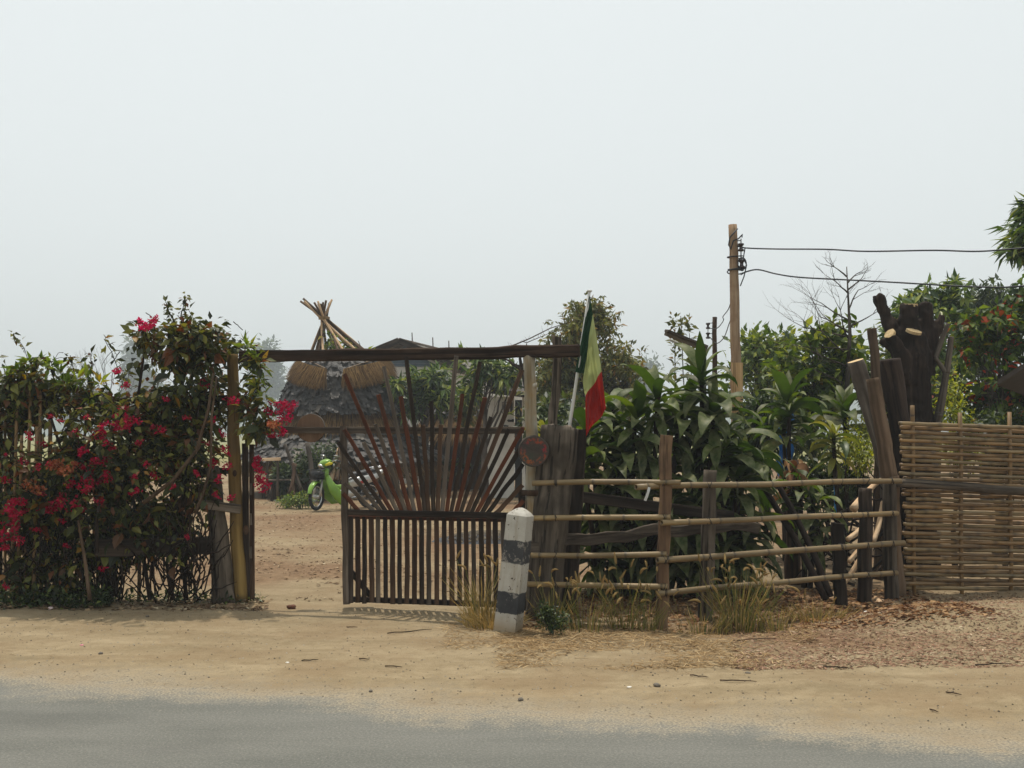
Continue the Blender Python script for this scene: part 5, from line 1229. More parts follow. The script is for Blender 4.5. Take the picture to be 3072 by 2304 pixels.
gn([(2738, 1100, .02), (2730, 1000, .02), (2727, 914, .02)], [.16, .12, .098], 7)
gn([(2762, 1120, .06), (2772, 1010, .1), (2776, 908, .1)], [.15, .095, .07], 9)
gn([(2730, 1140, -.05), (2700, 1060, -.12), (2672, 1004, -.16)], [.13, .085, .062], 12)
gn([(2775, 1120, .04), (2800, 1020, .08), (2826, 940, .1)], [.11, .06, .045], 15)
gn([(2715, 1090, .05), (2680, 1050, .08), (2640, 1022, .1)], [.07, .045, .03], 18)
gn([(2770, 1700, -.1), (2795, 1800, -.2)], [.12, .09], 21); gn([(2735, 1700, -.1), (2700, 1800, -.2)], [.12, .09], 24)
po = put('trunk', mb.me(True), M_bark, PT)
rmf = po.modifiers.new('fuse', 'REMESH'); rmf.mode = 'VOXEL'; rmf.voxel_size = .022; rmf.use_smooth_shade = True
smf = po.modifiers.new('ease', 'SMOOTH'); smf.factor = .5; smf.iterations = 2
dtx = bpy.data.textures.new('bark_relief', 'CLOUDS'); dtx.noise_scale = .11; dtx.noise_depth = 3
dsf = po.modifiers.new('relief', 'DISPLACE'); dsf.texture = dtx; dsf.strength = .07; dsf.mid_level = .5; dsf.texture_coords = 'LOCAL'
def cut_face(px, py, dy, r, nrm, fl=1.0):
    nn = V(nrm).normalized(); Mx = frame(V((0, 0, 0)), nn); Mx.translation = at(px, py, YT + dy); sd = rnd.random() * 30
    vs = [(r * (1 + .22 * noise.noise(V((math.cos(a) * 1.5 + sd, math.sin(a) * 1.5, 0)))) * math.cos(a), fl * r * math.sin(a), z) for z in (-.03, .003) for a in np.linspace(0, 2 * math.pi, 21)[:-1]]
    put('cut_face', mk(vs, [tuple(range(20, 40))] + [(i, (i + 1) % 20, 20 + (i + 1) % 20, 20 + i) for i in range(20)], False), M_cut, PT, Mx)
cut_face(2727, 912, .02, .095, (0, -.12, 1)); cut_face(2668, 1001, -.17, .062, (-.75, -.45, .6)); cut_face(2743, 992, -.13, .08, (.2, -.5, 1), .7)
for x0, y0, x1, y1, r in ((2815, 1250, 2838, 1120, .05), (2838, 1120, 2855, 1010, .04), (2800, 1085, 2845, 970, .032), (2838, 1122, 2806, 1075, .03), (2805, 1300, 2818, 1240, .055)):
    pole('grey_limb', PT, at(x0, y0, YT), at(x1, y1, YT - .1), r, r * .75, M_bark2, 10, 12, .12)

rnd.seed(25); nr = np.random.default_rng(35)

# ------------------------------------------------------------------ dracaenas
def strap_meshes(mat, forms):
    out = []
    for (el, bend, w, tw) in forms:
        for q in range(3):
            bend, tw = bend * U(.88, 1.15), tw * U(.6, 1.4); v, f, t = [], [], []; n_ = 9; p0 = V((0, 0, 0)); a = math.radians(el); ti = U(0, 1.1)
            for i in range(n_ + 1):
                u = i / n_; wd_ = w * (.30 + .95 * math.sin(math.pi * min(1, u * .93 + .05)) ** .75) * (1 - u ** 5) + .002
                d = V((math.cos(a), 0, math.sin(a))); nn = V((-math.sin(a), 0, math.cos(a)))
                tx = tw * u; wv = .012 * math.sin(u * 11 + q * 2)
                sd = V((0, 1, 0)) * math.cos(tx) + nn * math.sin(tx); up_ = nn * math.cos(tx) - V((0, 1, 0)) * math.sin(tx)
                v += [p0 - sd * wd_ / 2 + up_ * (.22 * wd_ + wv), p0, p0 + sd * wd_ / 2 + up_ * (.22 * wd_ - wv)]; t += [ti * .8] * 3
                p0 = p0 + d / n_; a -= math.radians(bend) / n_ * (.35 + 1.3 * u)
            for i in range(n_):
                f += [(i * 3, i * 3 + 3, i * 3 + 4, i * 3 + 1), (i * 3 + 1, i * 3 + 4, i * 3 + 5, i * 3 + 2)]
            out.append(mk(v, f, True, t, mat))
    return out
FORMS = [(78, 35, .19, .3), (60, 80, .20, -.4), (42, 105, .205, .5), (28, 120, .205, -.6), (12, 105, .20, .7), (-8, 75, .195, -.5), (-35, 50, .18, .4)]
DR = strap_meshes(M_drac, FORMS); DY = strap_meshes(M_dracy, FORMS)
def rosette(parent, c, nl, L, meshes, lo=0, hi=6, tilt=None):
    a0 = U(0, 6.28)
    for i in range(nl):
        k = lo + (hi - lo) * (i / max(1, nl - 1)) + U(-.5, .5); k = int(min(hi, max(lo, round(k))))
        me = meshes[k * 3 + rnd.randint(0, 2)]
        R_ = Matrix.Rotation(a0 + i * 2.39996 + U(-.2, .2), 4, 'Z')
        if tilt is not None: R_ = tilt @ R_
        s_ = L * U(.65, 1.3) * (.8 if k == 0 else 1)
        put('leaf', me, None, parent, Matrix.Translation(V(c) + V((0, 0, -.012 * i))) @ R_ @ Matrix.Diagonal((s_, s_ * U(.85, 1.15), s_, 1)))
def dracaena(name, label, heads, L, nl, meshes=DR, lo=0, hi=6, stem=True, base=None, r=.03):
    b = base or V((sum(h[0].x for h in heads) / len(heads), sum(h[0].y for h in heads) / len(heads), 0)); b.z = hgt(b.x, b.y)
    D = thing(name, label, 'plant', b)
    for h in heads:
        c = h[0]; kw = h[1] if len(h) > 1 else {}
        if stem:
            mb = MB(); mb.tube(limb_path(V((b.x + (c.x - b.x) * .45 + U(-.05, .05), b.y + (c.y - b.y) * .45, b.z - .05)), c, 0, 7, .06), [r * (1.1 - .06 * i) for i in range(8)], 8, rough=.1); put('stem', mb.me(), M_bark, D)
        tl = Matrix.Rotation(U(-.3, .3), 4, 'X') @ Matrix.Rotation(U(-.3, .3), 4, 'Y')
        rosette(D, c, kw.get('n', nl), kw.get('L', L), meshes, kw.get('lo', lo), kw.get('hi', hi), tl)
    return D
Yd = 10.75
hd1 = [(1760, 1285), (1835, 1225), (1905, 1245), (1975, 1185), (1810, 1330), (1880, 1350), (1950, 1330), (2040, 1250), (1740, 1370), (1850, 1430), (1940, 1420), (2030, 1370), (1800, 1500), (1900, 1530), (2010, 1480), (1960, 1570)]
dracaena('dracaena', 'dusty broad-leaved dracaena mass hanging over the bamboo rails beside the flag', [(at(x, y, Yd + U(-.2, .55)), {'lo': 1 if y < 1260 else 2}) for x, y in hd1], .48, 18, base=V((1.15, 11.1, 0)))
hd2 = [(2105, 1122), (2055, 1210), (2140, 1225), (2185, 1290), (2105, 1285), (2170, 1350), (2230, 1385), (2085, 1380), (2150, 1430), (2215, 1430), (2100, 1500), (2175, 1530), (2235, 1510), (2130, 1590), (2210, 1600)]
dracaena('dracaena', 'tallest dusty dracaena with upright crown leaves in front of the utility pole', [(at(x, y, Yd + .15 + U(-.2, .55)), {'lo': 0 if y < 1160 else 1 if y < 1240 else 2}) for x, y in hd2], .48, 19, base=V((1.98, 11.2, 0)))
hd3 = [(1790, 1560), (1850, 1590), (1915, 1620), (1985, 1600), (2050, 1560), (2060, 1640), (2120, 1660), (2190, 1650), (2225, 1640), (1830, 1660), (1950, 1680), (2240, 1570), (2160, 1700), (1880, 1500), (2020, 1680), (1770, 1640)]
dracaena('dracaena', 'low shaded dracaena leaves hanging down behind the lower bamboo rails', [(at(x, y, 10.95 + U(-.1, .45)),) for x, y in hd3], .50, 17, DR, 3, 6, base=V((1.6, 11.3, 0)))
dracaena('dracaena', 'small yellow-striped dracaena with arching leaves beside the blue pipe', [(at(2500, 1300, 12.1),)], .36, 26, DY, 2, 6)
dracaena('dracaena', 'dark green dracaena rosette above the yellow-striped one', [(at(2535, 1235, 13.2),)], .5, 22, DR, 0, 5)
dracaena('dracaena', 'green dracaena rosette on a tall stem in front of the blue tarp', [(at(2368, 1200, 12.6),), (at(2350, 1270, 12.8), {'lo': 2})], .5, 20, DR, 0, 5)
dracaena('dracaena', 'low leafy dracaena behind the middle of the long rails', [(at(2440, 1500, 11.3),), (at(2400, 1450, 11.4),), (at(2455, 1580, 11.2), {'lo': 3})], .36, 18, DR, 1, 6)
dracaena('dracaena', 'small plant with yellowing leaves beside the rough plank post', [(at(1630, 1290, 11.2),)], .33, 9, DY, 1, 4)
DB = thing('dead_banana_plant', 'dead brown banana stalk with shrivelled hanging leaves behind the rails', 'plant', gx(2372, 11.6))
pole('stalk', DB, gx(2372, 11.6), at(2380, 1380, 11.6), .09, .05, M_brown, 12, 16, .22)
DRB = strap_meshes(M_deadleaf, [(60, 170, .28, 1.2), (20, 130, .25, -1.5), (-20, 60, .2, 1)])
for i in range(16): put('dead_leaf', rnd.choice(DRB), None, DB, Matrix.Translation(at(2380 + U(-8, 8), 1385 + U(0, 110), 11.55)) @ Matrix.Rotation(U(0, 6.28), 4, 'Z') @ Matrix.Scale(U(.2, .36), 4))
TP = thing('blue_tarp', 'crumpled bright blue tarpaulin strip hanging behind the dracaena stems', 'tarp', at(2355, 1400, 13.6))
vs = [at(2332 + 45 * i / 8 + 6 * math.sin(j * .8), 1235 + 190 * j / 16 + (14 * math.sin(i) if j == 16 else 0), 13.6 + .04 * math.sin(i * 1.7 + j * .5)) for j in range(17) for i in range(9)]
put('sheet', mk(vs, [(j * 9 + i, j * 9 + i + 1, j * 9 + 10 + i, j * 9 + 9 + i) for j in range(16) for i in range(8)]), plain('blue_plastic', lin('1566b0'), .4, 0, .15), TP)
pole('hanging_post', TP, gx(2350, 13.7), at(2350, 1225, 13.7), .03, .03, M_dark)
BPp = thing('blue_pipe', 'thin bright blue pipe standing upright beside the yellow-striped dracaena', 'pipe', gx(2504, 12.3))
pole('tube', BPp, gx(2505, 12.3), at(2502, 1315, 12.3), .014, .014, plain('blue_pvc', lin('2a7ab0'), .4), 10, 3, 0)
v, f = sweep([at(2502, 1318, 12.3), at(2502, 1308, 12.3)], circle(10), [.019, .019]); put('coupling', mk(v, f), M_black, BPp)

rnd.seed(77); nr = np.random.default_rng(78)
# ------------------------------------------------------------------ the flowering hedge
def blossom_meshes(mat, k=4):
    out = []
    for q in range(k):
        c = unit(nr.normal(size=(20, 3))) * (nr.random((20, 1)) ** .35) * np.array([.11, .09, .085]); pos, d, nm, ln, wd_ = spray(c, 'rand', 4, .010, .036, .9, -.1)
        ti = np.repeat(nr.random(20), 4) * .7 + nr.random(80) * .3; out.append(cloud(pos, d, unit(nr.normal(size=(80, 3))), ln, wd_, ti, mat))
    return out
BF = blossom_meshes(M_bract); BO = blossom_meshes(M_bractold, 3)
HG = thing('bougainvillea_hedge', 'bougainvillea hedge with crimson blossoms climbing over the old fence', 'hedge', gx(380, 10.5))
Yh = 10.35
dense = [bl(565, 1060, Yh, 105, 85, .32), bl(600, 1010, Yh, 95, 50, .28), bl(675, 1060, Yh + .42, 75, 60, .2), bl(540, 1170, Yh, 120, 90, .35), bl(440, 1230, Yh, 110, 70, .3), bl(630, 1170, Yh + .3, 100, 100, .25), bl(450, 1330, Yh, 180, 130, .38), bl(585, 1330, Yh + .18, 120, 120, .3),
         bl(300, 1400, Yh, 200, 120, .38), bl(120, 1180, Yh + .1, 130, 75, .35), bl(90, 1240, Yh + .15, 90, 60, .3), bl(250, 1220, Yh + .1, 130, 70, .32), bl(210, 1380, Yh, 110, 100, .36), bl(80, 1450, Yh + .15, 90, 60, .2), bl(350, 1530, Yh, 200, 110, .36), bl(520, 1500, Yh, 130, 110, .32),
         bl(130, 1540, Yh, 150, 110, .36), bl(300, 1660, Yh, 150, 60, .28), bl(60, 1150, Yh, 60, 40, .2)]
thin = [bl(440, 1010, Yh - .05, 45, 90, .12), bl(752, 1180, Yh + .1, 34, 110, .12), bl(770, 1090, Yh - .1, 30, 40, .1), bl(770, 1230, Yh - .1, 40, 60, .12), bl(500, 1620, Yh, 120, 80, .25), bl(160, 1690, Yh, 130, 90, .3), bl(60, 1680, Yh, 60, 110, .2), bl(0, 1300, Yh, 60, 250, .25), bl(800, 1270, Yh - .15, 60, 40, .1)]
c1 = gaps(in_blobs(dense, 2250, .6), 2.6, -.21); c2 = gaps(in_blobs(thin, 300, .6), 2.6, -.15)
p_, d_, n_2, l_, w_ = spray(np.vstack([c1, c2]), 'rand', 8, .11, .092, .55, .5)
ti_ = nr.random(len(p_)) ** 1.05
sel = np.argsort(p_[:, 1] + nr.random(len(p_)) * .35)[:900]; sel = nr.choice(sel, 300, replace=False)
big = l_.copy(); big[sel] *= 1.5
leaf_parts(HG, sel, p_, d_, n_2, big, big * .58, ti_, M_bougleaf)
keep = np.ones(len(p_), bool); keep[sel] = False
tag(put('foliage', cloud(p_[keep], d_[keep], n_2[keep], l_[keep], w_[keep], ti_[keep], M_bougleaf), None, HG), kind='stuff')
tipc = np.array([tuple(at(x, y, Yh - .1)) for x, y in [(90, 1085), (120, 1085), (150, 1100), (60, 1110), (180, 1120), (230, 1140), (260, 1135), (300, 1150), (20, 1130), (200, 1150), (340, 1210), (270, 1195), (750, 1045), (765, 1080), (740, 1035), (780, 1130), (770, 1160), (790, 1190), (60, 1230), (780, 1100)]])
p2_, d2_, n2_, l2_, w2_ = spray(np.repeat(tipc, 2, axis=0), 'whorl', 7, .12, .13, .3, .25, .4)
tag(put('vine_shoots', cloud(p2_, d2_, n2_, l2_, w2_, nr.random(len(p2_)), M_vineleaf), None, HG), kind='stuff')
fl = [(445, 970, 1.3), (430, 980, 1.0), (465, 960, .8), (350, 1115, .8), (375, 1155, .8), (610, 1152, 1.0), (692, 1205, 1.1), (380, 1270, 1.3), (355, 1285, .9), (400, 1260, .9), (310, 1275, .9), (290, 1300, 1.1), (250, 1355, 1.2), (300, 1310, .9),
      (480, 1290, .9), (460, 1285, .7), (285, 1390, 1.1), (245, 1395, 1.2), (310, 1375, .8), (265, 1405, 1.0), (320, 1430, 1.0), (300, 1445, .9), (265, 1440, 1.3), (255, 1460, 1.0), (215, 1458, .9), (195, 1500, 1.4), (180, 1510, 1.1), (140, 1530, 1.3), (160, 1520, 1.0),
      (60, 1505, 1.1), (25, 1520, 1.2), (50, 1545, 1.2), (20, 1580, 1.5), (45, 1570, 1.2), (8, 1610, 1.3), (5, 1640, 1.0), (75, 1530, .8), (150, 1395, .8), (110, 1400, .8), (70, 1385, .8), (125, 1330, .8), (295, 1505, .7), (340, 1270, .7), (350, 1245, .6), (375, 1225, .6),
      (640, 1395, .9), (660, 1440, .9), (680, 1350, 1.0), (670, 1300, .8), (655, 1480, .8), (690, 1490, .8), (685, 1400, .8), (620, 1330, .6), (520, 1460, .6), (185, 1560, .7), (110, 1590, .7), (305, 1702, .7), (15, 1760, .6), (560, 1610, .5), (770, 1390, 1.2), (778, 1410, 1.0), (782, 1455, 1.1), (775, 1440, .9), (790, 1470, .8),
      (810, 1240, 1.1), (845, 1225, 1.2), (830, 1205, 1.0), (870, 1235, 1.0), (850, 1255, 1.0), (880, 1215, .8), (500, 1200, .6), (420, 1330, .7), (560, 1250, .5), (590, 1420, .6), (230, 1300, .7), (90, 1300, .6), (180, 1260, .5), (450, 1420, .6), (340, 1350, .8), (400, 1480, .6), (640, 1260, .6), (20, 1440, .8), (120, 1480, .7), (60, 1620, .8), (240, 1530, .8), (200, 1640, .6), (820, 1265, .8), (820, 1300, 1.0), (845, 1290, 1.0), (860, 1210, .9)]
for i, (x, y, s_) in enumerate(fl):
    put('blossom', rnd.choice(BF), None, HG, Matrix.Translation(at(x + U(-4, 4), y + U(-4, 4), Yh - .42 + U(-.08, .1) + (.25 if x > 600 else 0))) @ Matrix.Rotation(U(0, 6), 4, 'Z') @ Matrix.Rotation(U(-1, 1), 4, 'X') @ Matrix.Diagonal((s_ * U(.45, .8), s_ * .65, s_ * U(.4, .65), 1)))
for x, y, s_ in ((180, 1402, 1), (200, 1415, 1), (165, 1395, .9), (90, 1455, .9), (115, 1470, .9), (220, 1400, .8), (825, 1275, .9)):
    put('faded_blossom', rnd.choice(BO), None, HG, Matrix.Translation(at(x, y, Yh - .45)) @ Matrix.Rotation(U(0, 6), 4, 'Z') @ Matrix.Scale(s_ * .8, 4))
stems = [[(430, 1510), (520, 1440), (590, 1350), (625, 1230), (640, 1120)], [(585, 1540), (610, 1480), (632, 1400), (635, 1250), (650, 1130)], [(560, 1800), (540, 1600), (560, 1400), (600, 1200)], [(270, 1800), (255, 1680), (235, 1560)], [(290, 1660), (290, 1560), (300, 1500)],
         [(450, 1800), (420, 1600), (380, 1400), (420, 1150), (440, 1000)], [(120, 1790), (140, 1600), (200, 1400), (120, 1150)], [(350, 1790), (330, 1600), (250, 1400), (260, 1200)], [(520, 1800), (500, 1690), (540, 1560), (500, 1400)], [(40, 1780), (60, 1600), (30, 1400), (60, 1200)]]
for k, s_ in enumerate(stems):
    P = [at(x, y, Yh - (.38 if k in (0, 1, 3, 4) else .05)) for x, y in s_]; pp_ = []
    for a, b in zip(P, P[1:]): pp_ += [a.lerp(b, t) for t in (0, .33, .66)]
    pp_.append(P[-1]); mb = MB(); mb.tube(pp_, [max(.006, (.020 if k != 1 else .016) * (1 - .5 * i / len(pp_))) for i in range(len(pp_))], 7, rough=.12); put('stem', mb.me(), M_barkl if k in (0, 1, 3) else M_bark, HG)
mb = MB()
for i in range(330):
    x = U(0, 630); a = at(x, U(1640, 1815), Yh + U(-.25, .25)); a.z = max(.0, a.z)
    mb.tube(limb_path(a, a + V((U(-.35, .35), U(-.1, .1), U(.1, .75))), 0, 4, .14), [.008, .007, .006, .005, .003], 4)
for i in range(45):
    x = U(20, 760); y = U(1050, 1350); a = at(x, y, Yh + U(-.3, .1)); mb.tube(limb_path(a, a + V((U(-.25, .25), U(-.1, .1), U(-.3, .05))), .2, 5, .15), [.004, .0035, .003, .003, .0025, .002], 3)
tag(put('twigs', mb.me(), M_bark, HG), kind='stuff')
# arching canes that carry sprays of blossom out of the mass
cl_, mb = [], MB()
for i in range(26):
    x = U(40, 600); y = U(1230, 1520); a = at(x, y, Yh - .1); sgn = -1 if U(0, 1) < .75 else 1
    P = limb_path(a, a + V((sgn * U(.15, .5), -U(.25, .5), U(-.25, .12))), .28, 7, .08); mb.tube(P, [.006 - .0006 * q for q in range(8)], 4)
    cl_ += [tuple(P[q]) for q in range(2, 8)]
    if i % 3 == 0:
        for q in (5, 7): put('blossom', rnd.choice(BF), None, HG, Matrix.Translation(P[q]) @ Matrix.Rotation(U(0, 6), 4, 'Z') @ Matrix.Scale(U(.25, .5), 4))
for i in range(13):
    x = U(0, 420) if i < 9 else U(520, 640); y = U(1110, 1190) if i < 9 else U(1000, 1060); a = at(x, y, Yh - .05)
    P = limb_path(a, a + V((U(-.2, .2), -U(0, .15), U(.12, .38))), .1, 6, .1); mb.tube(P, .0035, 3); cl_ += [tuple(q) for q in P[1:]]
tag(put('arching_canes', mb.me(), M_bark, HG), kind='stuff')
pos, d, nm, ln, wd_ = spray(np.array(cl_), 'rand', 4, .035, .075, .5, .3); tag(put('cane_leaves', cloud(pos, d, nm, ln, wd_, nr.random(len(pos)), M_bougleaf), None, HG), kind='stuff')
# withered strands hanging beside the topmost blossom
mb = MB(); hp_ = []
for i in range(12):
    x = U(415, 485); y0 = U(970, 1000); y1 = y0 + U(50, 150); P = limb_path(at(x, y0, Yh - .1), at(x + U(-12, 12), y1, Yh - .12), 0, 6, .08); mb.tube(P, .003, 3); hp_ += [tuple(q) for q in P]
hs_ = put('hanging_strands', mb.me(), M_bark, HG)
pos, d, nm, ln, wd_ = spray(np.array(hp_), 'rand', 2, .02, .07, .4, 1.6); tag(put('withered_leaves', cloud(pos, d, nm, ln, wd_, .55 + .45 * nr.random(len(pos)), M_bougleaf), None, hs_, Matrix.Identity(4)), kind='stuff')
# bare shoots poking above the crest, with small leaves
for k, (x0, y0, x1, y1) in enumerate(((540, 960, 555, 886), (515, 955, 497, 905), (455, 950, 437, 938), (700, 965, 728, 990), (330, 1090, 360, 1055))):
    mb = MB(); P = limb_path(at(x0, y0, Yh - .05), at(x1, y1, Yh - .1), 0, 6, .1); mb.tube(P, .004, 4); sh = put('shoot', mb.me(), M_bark, HG)
    if k < 2:
        pos, d, nm, ln, wd_ = spray(np.array([tuple(q) for q in P]), 'rand', 5, .03, .06, .5, .5); tag(put('shoot_leaves', cloud(pos, d, nm, ln, wd_, nr.random(len(pos)), M_bougleaf), None, sh, Matrix.Identity(4)), kind='stuff')
# the old fence inside the hedge
OF = thing('picket_fence', 'old bamboo picket fence buried in the flowering hedge', 'fence', gx(150, 10.6))
for x in list(range(-40, 215, 21)) + [236, 300, 420, 560]:
    yk = U(10.22, 10.4) if x < 190 else 10.62; a = gx(x + U(-5, 5), yk); cane('picket', OF, a - V((0, 0, .1)), at(x + U(-8, 8), U(1160, 1380), yk), .016 * U(.7, 1.2), M_bamd, .4)
for y in (1203, 1420): pole('rail', OF, at(-60, y + 8, 10.55), at(700, y - 8, 10.55), .035, .03, M_dark, 10, 16, .1)
board('low_plank', OF, at(285, 1645, 10.05), at(628, 1635, 10.30), .16, .045, M_dark, seg=14, rough=.16, ragged=.04)
board('slant_plank', OF, at(490, 1540, 10.42), at(618, 1465, 10.42), .11, .04, M_brown, seg=8, rough=.08)
for x, y in ((330, 1450), (95, 1500)): pole('post', OF, gx(x, 10.5) - V((0, 0, .1)), at(x, y, 10.5), .06, .05, M_bark)
for x in (10, 50): pole('post', OF, gx(x, 10.45) - V((0, 0, .1)), at(x - 12, 1190, 10.45), .03, .028, M_bark)
lw = thing('weeds', 'low green weeds along the foot of the flowering hedge', 'weeds', gx(200, 10.1)); lw['kind'] = 'stuff'
cs = np.array([tuple(gat(U(0, 330) ** 1.0, U(1798, 1830)) + V((0, 0, U(0, .16)))) for _ in range(260)] + [tuple(gat(U(330, 780), U(1795, 1812)) + V((0, 0, U(0, .05)))) for _ in range(70)]); cs[:, 1] = np.clip(cs[:, 1], 9.9, 10.6)
pos, d, nm, ln, wd_ = spray(cs, 'rand', 9, .06, .055, .45, -.2); put('foliage', cloud(pos, d, nm, ln, wd_, nr.random(len(pos)), M_dkgreen), None, lw)['kind'] = 'stuff'

rnd.seed(87); nr = np.random.default_rng(88)
# ------------------------------------------------------------------ grasses along the fence foot
def seed_meshes():
    out = []
    for k in range(3):
        mb = MB(); P = [V((.035 * k * (i / 8) ** 2 * 1.2, 0, .11 * i / 8 * (1 - .12 * k * i / 8))) for i in range(9)]
        mb.tube(P, [.003, .008, .0105, .011, .0105, .0095, .008, .005, .002], 7, .5, .3)
        for i in range(90):
            q = rnd.random(); p0 = P[int(q * 7.99)]; a = U(0, 6.28); dr = V((math.cos(a), math.sin(a), .9)); s_ = .02 * (1 - .4 * q)
            sd = V((-math.sin(a), math.cos(a), 0)) * .0011; mb.add([p0 + dr * .005 - sd, p0 + dr * .005 + sd, p0 + dr * s_], [(0, 1, 2)], U(0, 1))
        out.append(mb.me(False, M_seed))
    return out
SD = seed_meshes()
def tuft(label, p, nb, nh, L, spreadr, dry=.5, lean=.5, name='grass_tuft'):
    T = thing(name, label, 'grass', p, group='grass tufts along the fence foot'); n_ = nb
    ang = nr.random(n_) * 6.28; rr = nr.random(n_) ** .6 * spreadr
    P = np.array(p) + np.stack([np.cos(ang) * rr, np.sin(ang) * rr * .7, np.zeros(n_)], 1); tl = nr.random(n_) * lean
    D = np.stack([np.cos(ang) * tl, np.sin(ang) * tl, np.ones(n_)], 1); ln = L * (.4 + .7 * nr.random(n_)); tt = np.clip(nr.normal(dry + .12, .22, n_), 0, 1)
    nm = np.stack([np.cos(ang), np.sin(ang), np.full(n_, .5)], 1) + nr.normal(size=(n_, 3)) * .3
    D = unit(D); mid = P + D * ln[:, None] * .55; D2 = unit(D + np.stack([np.cos(ang), np.sin(ang), np.zeros(n_)], 1) * .35 + np.array([0, 0, -.15]))
    a = cloud(P, D, nm, ln * .6, np.full(n_, .007), tt, M_grass, BLADE, BLADEF); put('blades', a, None, T)['kind'] = 'stuff'
    b = cloud(mid, D2, nm, ln * .55, np.full(n_, .005), tt, M_grass, BLADE, BLADEF); put('blade_tips', b, None, T)['kind'] = 'stuff'
    for i in range(nh):
        a_ = U(0, 6.28); r_ = U(0, spreadr); q0 = V(p) + V((math.cos(a_) * r_, math.sin(a_) * r_ * .7, 0)); h = L * U(.75, 1.35); q1 = q0 + V((math.cos(a_) * U(0, .22), U(-.1, .05), h))
        mb = MB(); mb.tube(limb_path(q0, q1, .05, 4, .04), .0022, 3, .55); st = put('stalk', mb.me(True, M_grass), None, T)
        put('seed_head', rnd.choice(SD), None, st, Matrix.Translation(q1) @ Matrix.Rotation(U(0, 6.28), 4, 'Z') @ Matrix.Rotation(U(.1, .8), 4, 'Y') @ Matrix.Scale(U(.6, .95), 4))
tuft('dry foxtail clump growing between gate and marker post', gat(1445, 1868), 150, 11, .46, .16, .72, .6)
tuft('matted dead grass heap at the near foot of the marker post', gat(1478, 1880), 330, 1, .20, .22, .9, 1.4)
tuft('foxtail tuft just right of the marker post', gat(1660, 1880), 60, 13, .34, .14, .5)
tuft('foxtail tuft with drooping heads below the short rails', gat(1760, 1888), 55, 12, .30, .18, .55)
tuft('tall foxtail tuft in front of the overlapping rails post', gat(1870, 1880), 65, 15, .40, .17, .5)
tuft('small foxtail tuft beside the foot of the tan plank post', gat(1945, 1886), 45, 8, .27, .13, .5)
tuft('largest dense foxtail clump under the long rails', gat(2215, 1868), 190, 28, .46, .24, .55)
tuft('thin grass tuft beside the largest foxtail clump, toward the screen', gat(2330, 1880), 70, 5, .26, .18, .6)
tuft('sparse dry tuft in the hollow under the long rails', gat(2100, 1885), 70, 4, .26, .22, .6)
tuft('dry grass around the foot of the short dark double post', gat(2450, 1850), 220, 2, .16, .30, .8, 1.2)
wdp = thing('weed_plant', 'bushy dark green weed beside the marker post foot', 'plant', gat(1660, 1905))
b0 = gat(1660, 1905); cs = in_blobs([(b0 + V((0, 0, .1)), (.13, .1, .11)), (b0 + V((-.05, 0, .18)), (.09, .08, .08))], 110); pos, d, nm, ln, wd_ = spray(cs, 'rand', 8, .03, .03, .5, -.3)
put('foliage', cloud(pos, d, nm, ln, wd_, nr.random(len(pos)), M_dkgreen), None, wdp)['kind'] = 'stuff'; mb = MB()
for i in range(10): mb.tube([b0, b0 + V((U(-.12, .12), U(-.08, .08), U(.12, .24)))], .003, 4)
put('stem', mb.me(), M_bark2, wdp)

# ------------------------------------------------------------------ loose litter on the ground
def scatter(name, label, cat, n_, fn, L, W, mat, tpl=BLADE, tf=BLADEF, flat=.25, lift=.004):
    P = np.zeros((n_, 3)); i = 0
    while i < n_:
        x, y = fn(); P[i] = (x, y, hgt(x, y) + lift); i += 1
    a = nr.random(n_) * 6.28; D = np.stack([np.cos(a), np.sin(a), nr.normal(0, flat * .5, n_)], 1); nm = np.stack([nr.normal(0, flat, n_), nr.normal(0, flat, n_), np.ones(n_)], 1)
    s_ = .5 + nr.random(n_) ** 2 * 1.3; o = put(name, cloud(P, D, nm, L * s_, W * s_, nr.random(n_), mat, tpl, tf)); return tag(o, label, cat, None, 'stuff')
def pix(x0, x1, y0, y1, pw=1.0):
    def f():
        q = gat(U(x0, x1), y0 + (y1 - y0) * rnd.random() ** pw); return q.x, q.y
    return f
def thinout(fn, sc, lo):
    def f():
        for _ in range(30):
            x, y = fn()
            if noise.noise(V((x * sc, y * sc, 4))) + U(-.3, .3) > lo: return x, y
        return x, y
    return f
scatter('straw', 'dry straw strewn along the fence foot', 'straw', 11000, thinout(pix(1500, 2450, 1870, 2010, 1.4), 1.2, -.1), .075, .0045, M_straw)
scatter('wood_chips', 'reddish wood chips spread before the woven screen', 'chips', 15000, thinout(pix(2200, 3150, 1785, 2015, 1.0), .9, -.4), .026, .008, M_chips, BLADE, BLADEF, .35)
scatter('straw', 'scattered straw around the marker post foot', 'straw', 1500, pix(1330, 1650, 1860, 1950), .07, .0045, M_straw)
scatter('leaf_litter', 'fallen leaves and chips covering the yard behind the gate', 'leaf litter', 18000, thinout(lambda: (U(-7, 8), 10.6 + 17 * rnd.random() ** 1.4), .5, -.12), .042, .022, M_litter, LEAF, LEAFF, .35)
scatter('leaf_litter', 'dead leaves along the foot of the hedge', 'leaf litter', 900, pix(0, 800, 1798, 1832, 1), .06, .03, M_litter, LEAF, LEAFF, .4)
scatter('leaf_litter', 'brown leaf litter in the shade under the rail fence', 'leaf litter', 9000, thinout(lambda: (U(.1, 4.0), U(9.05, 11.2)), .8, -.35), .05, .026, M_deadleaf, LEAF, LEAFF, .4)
scatter('pebbles', 'small stones and grit on the sandy verge', 'pebbles', 9000, lambda: (U(-5, 5), U(4.4, 10.2)), .008, .007, M_pebble, PEB, PEBF, .1, 0)
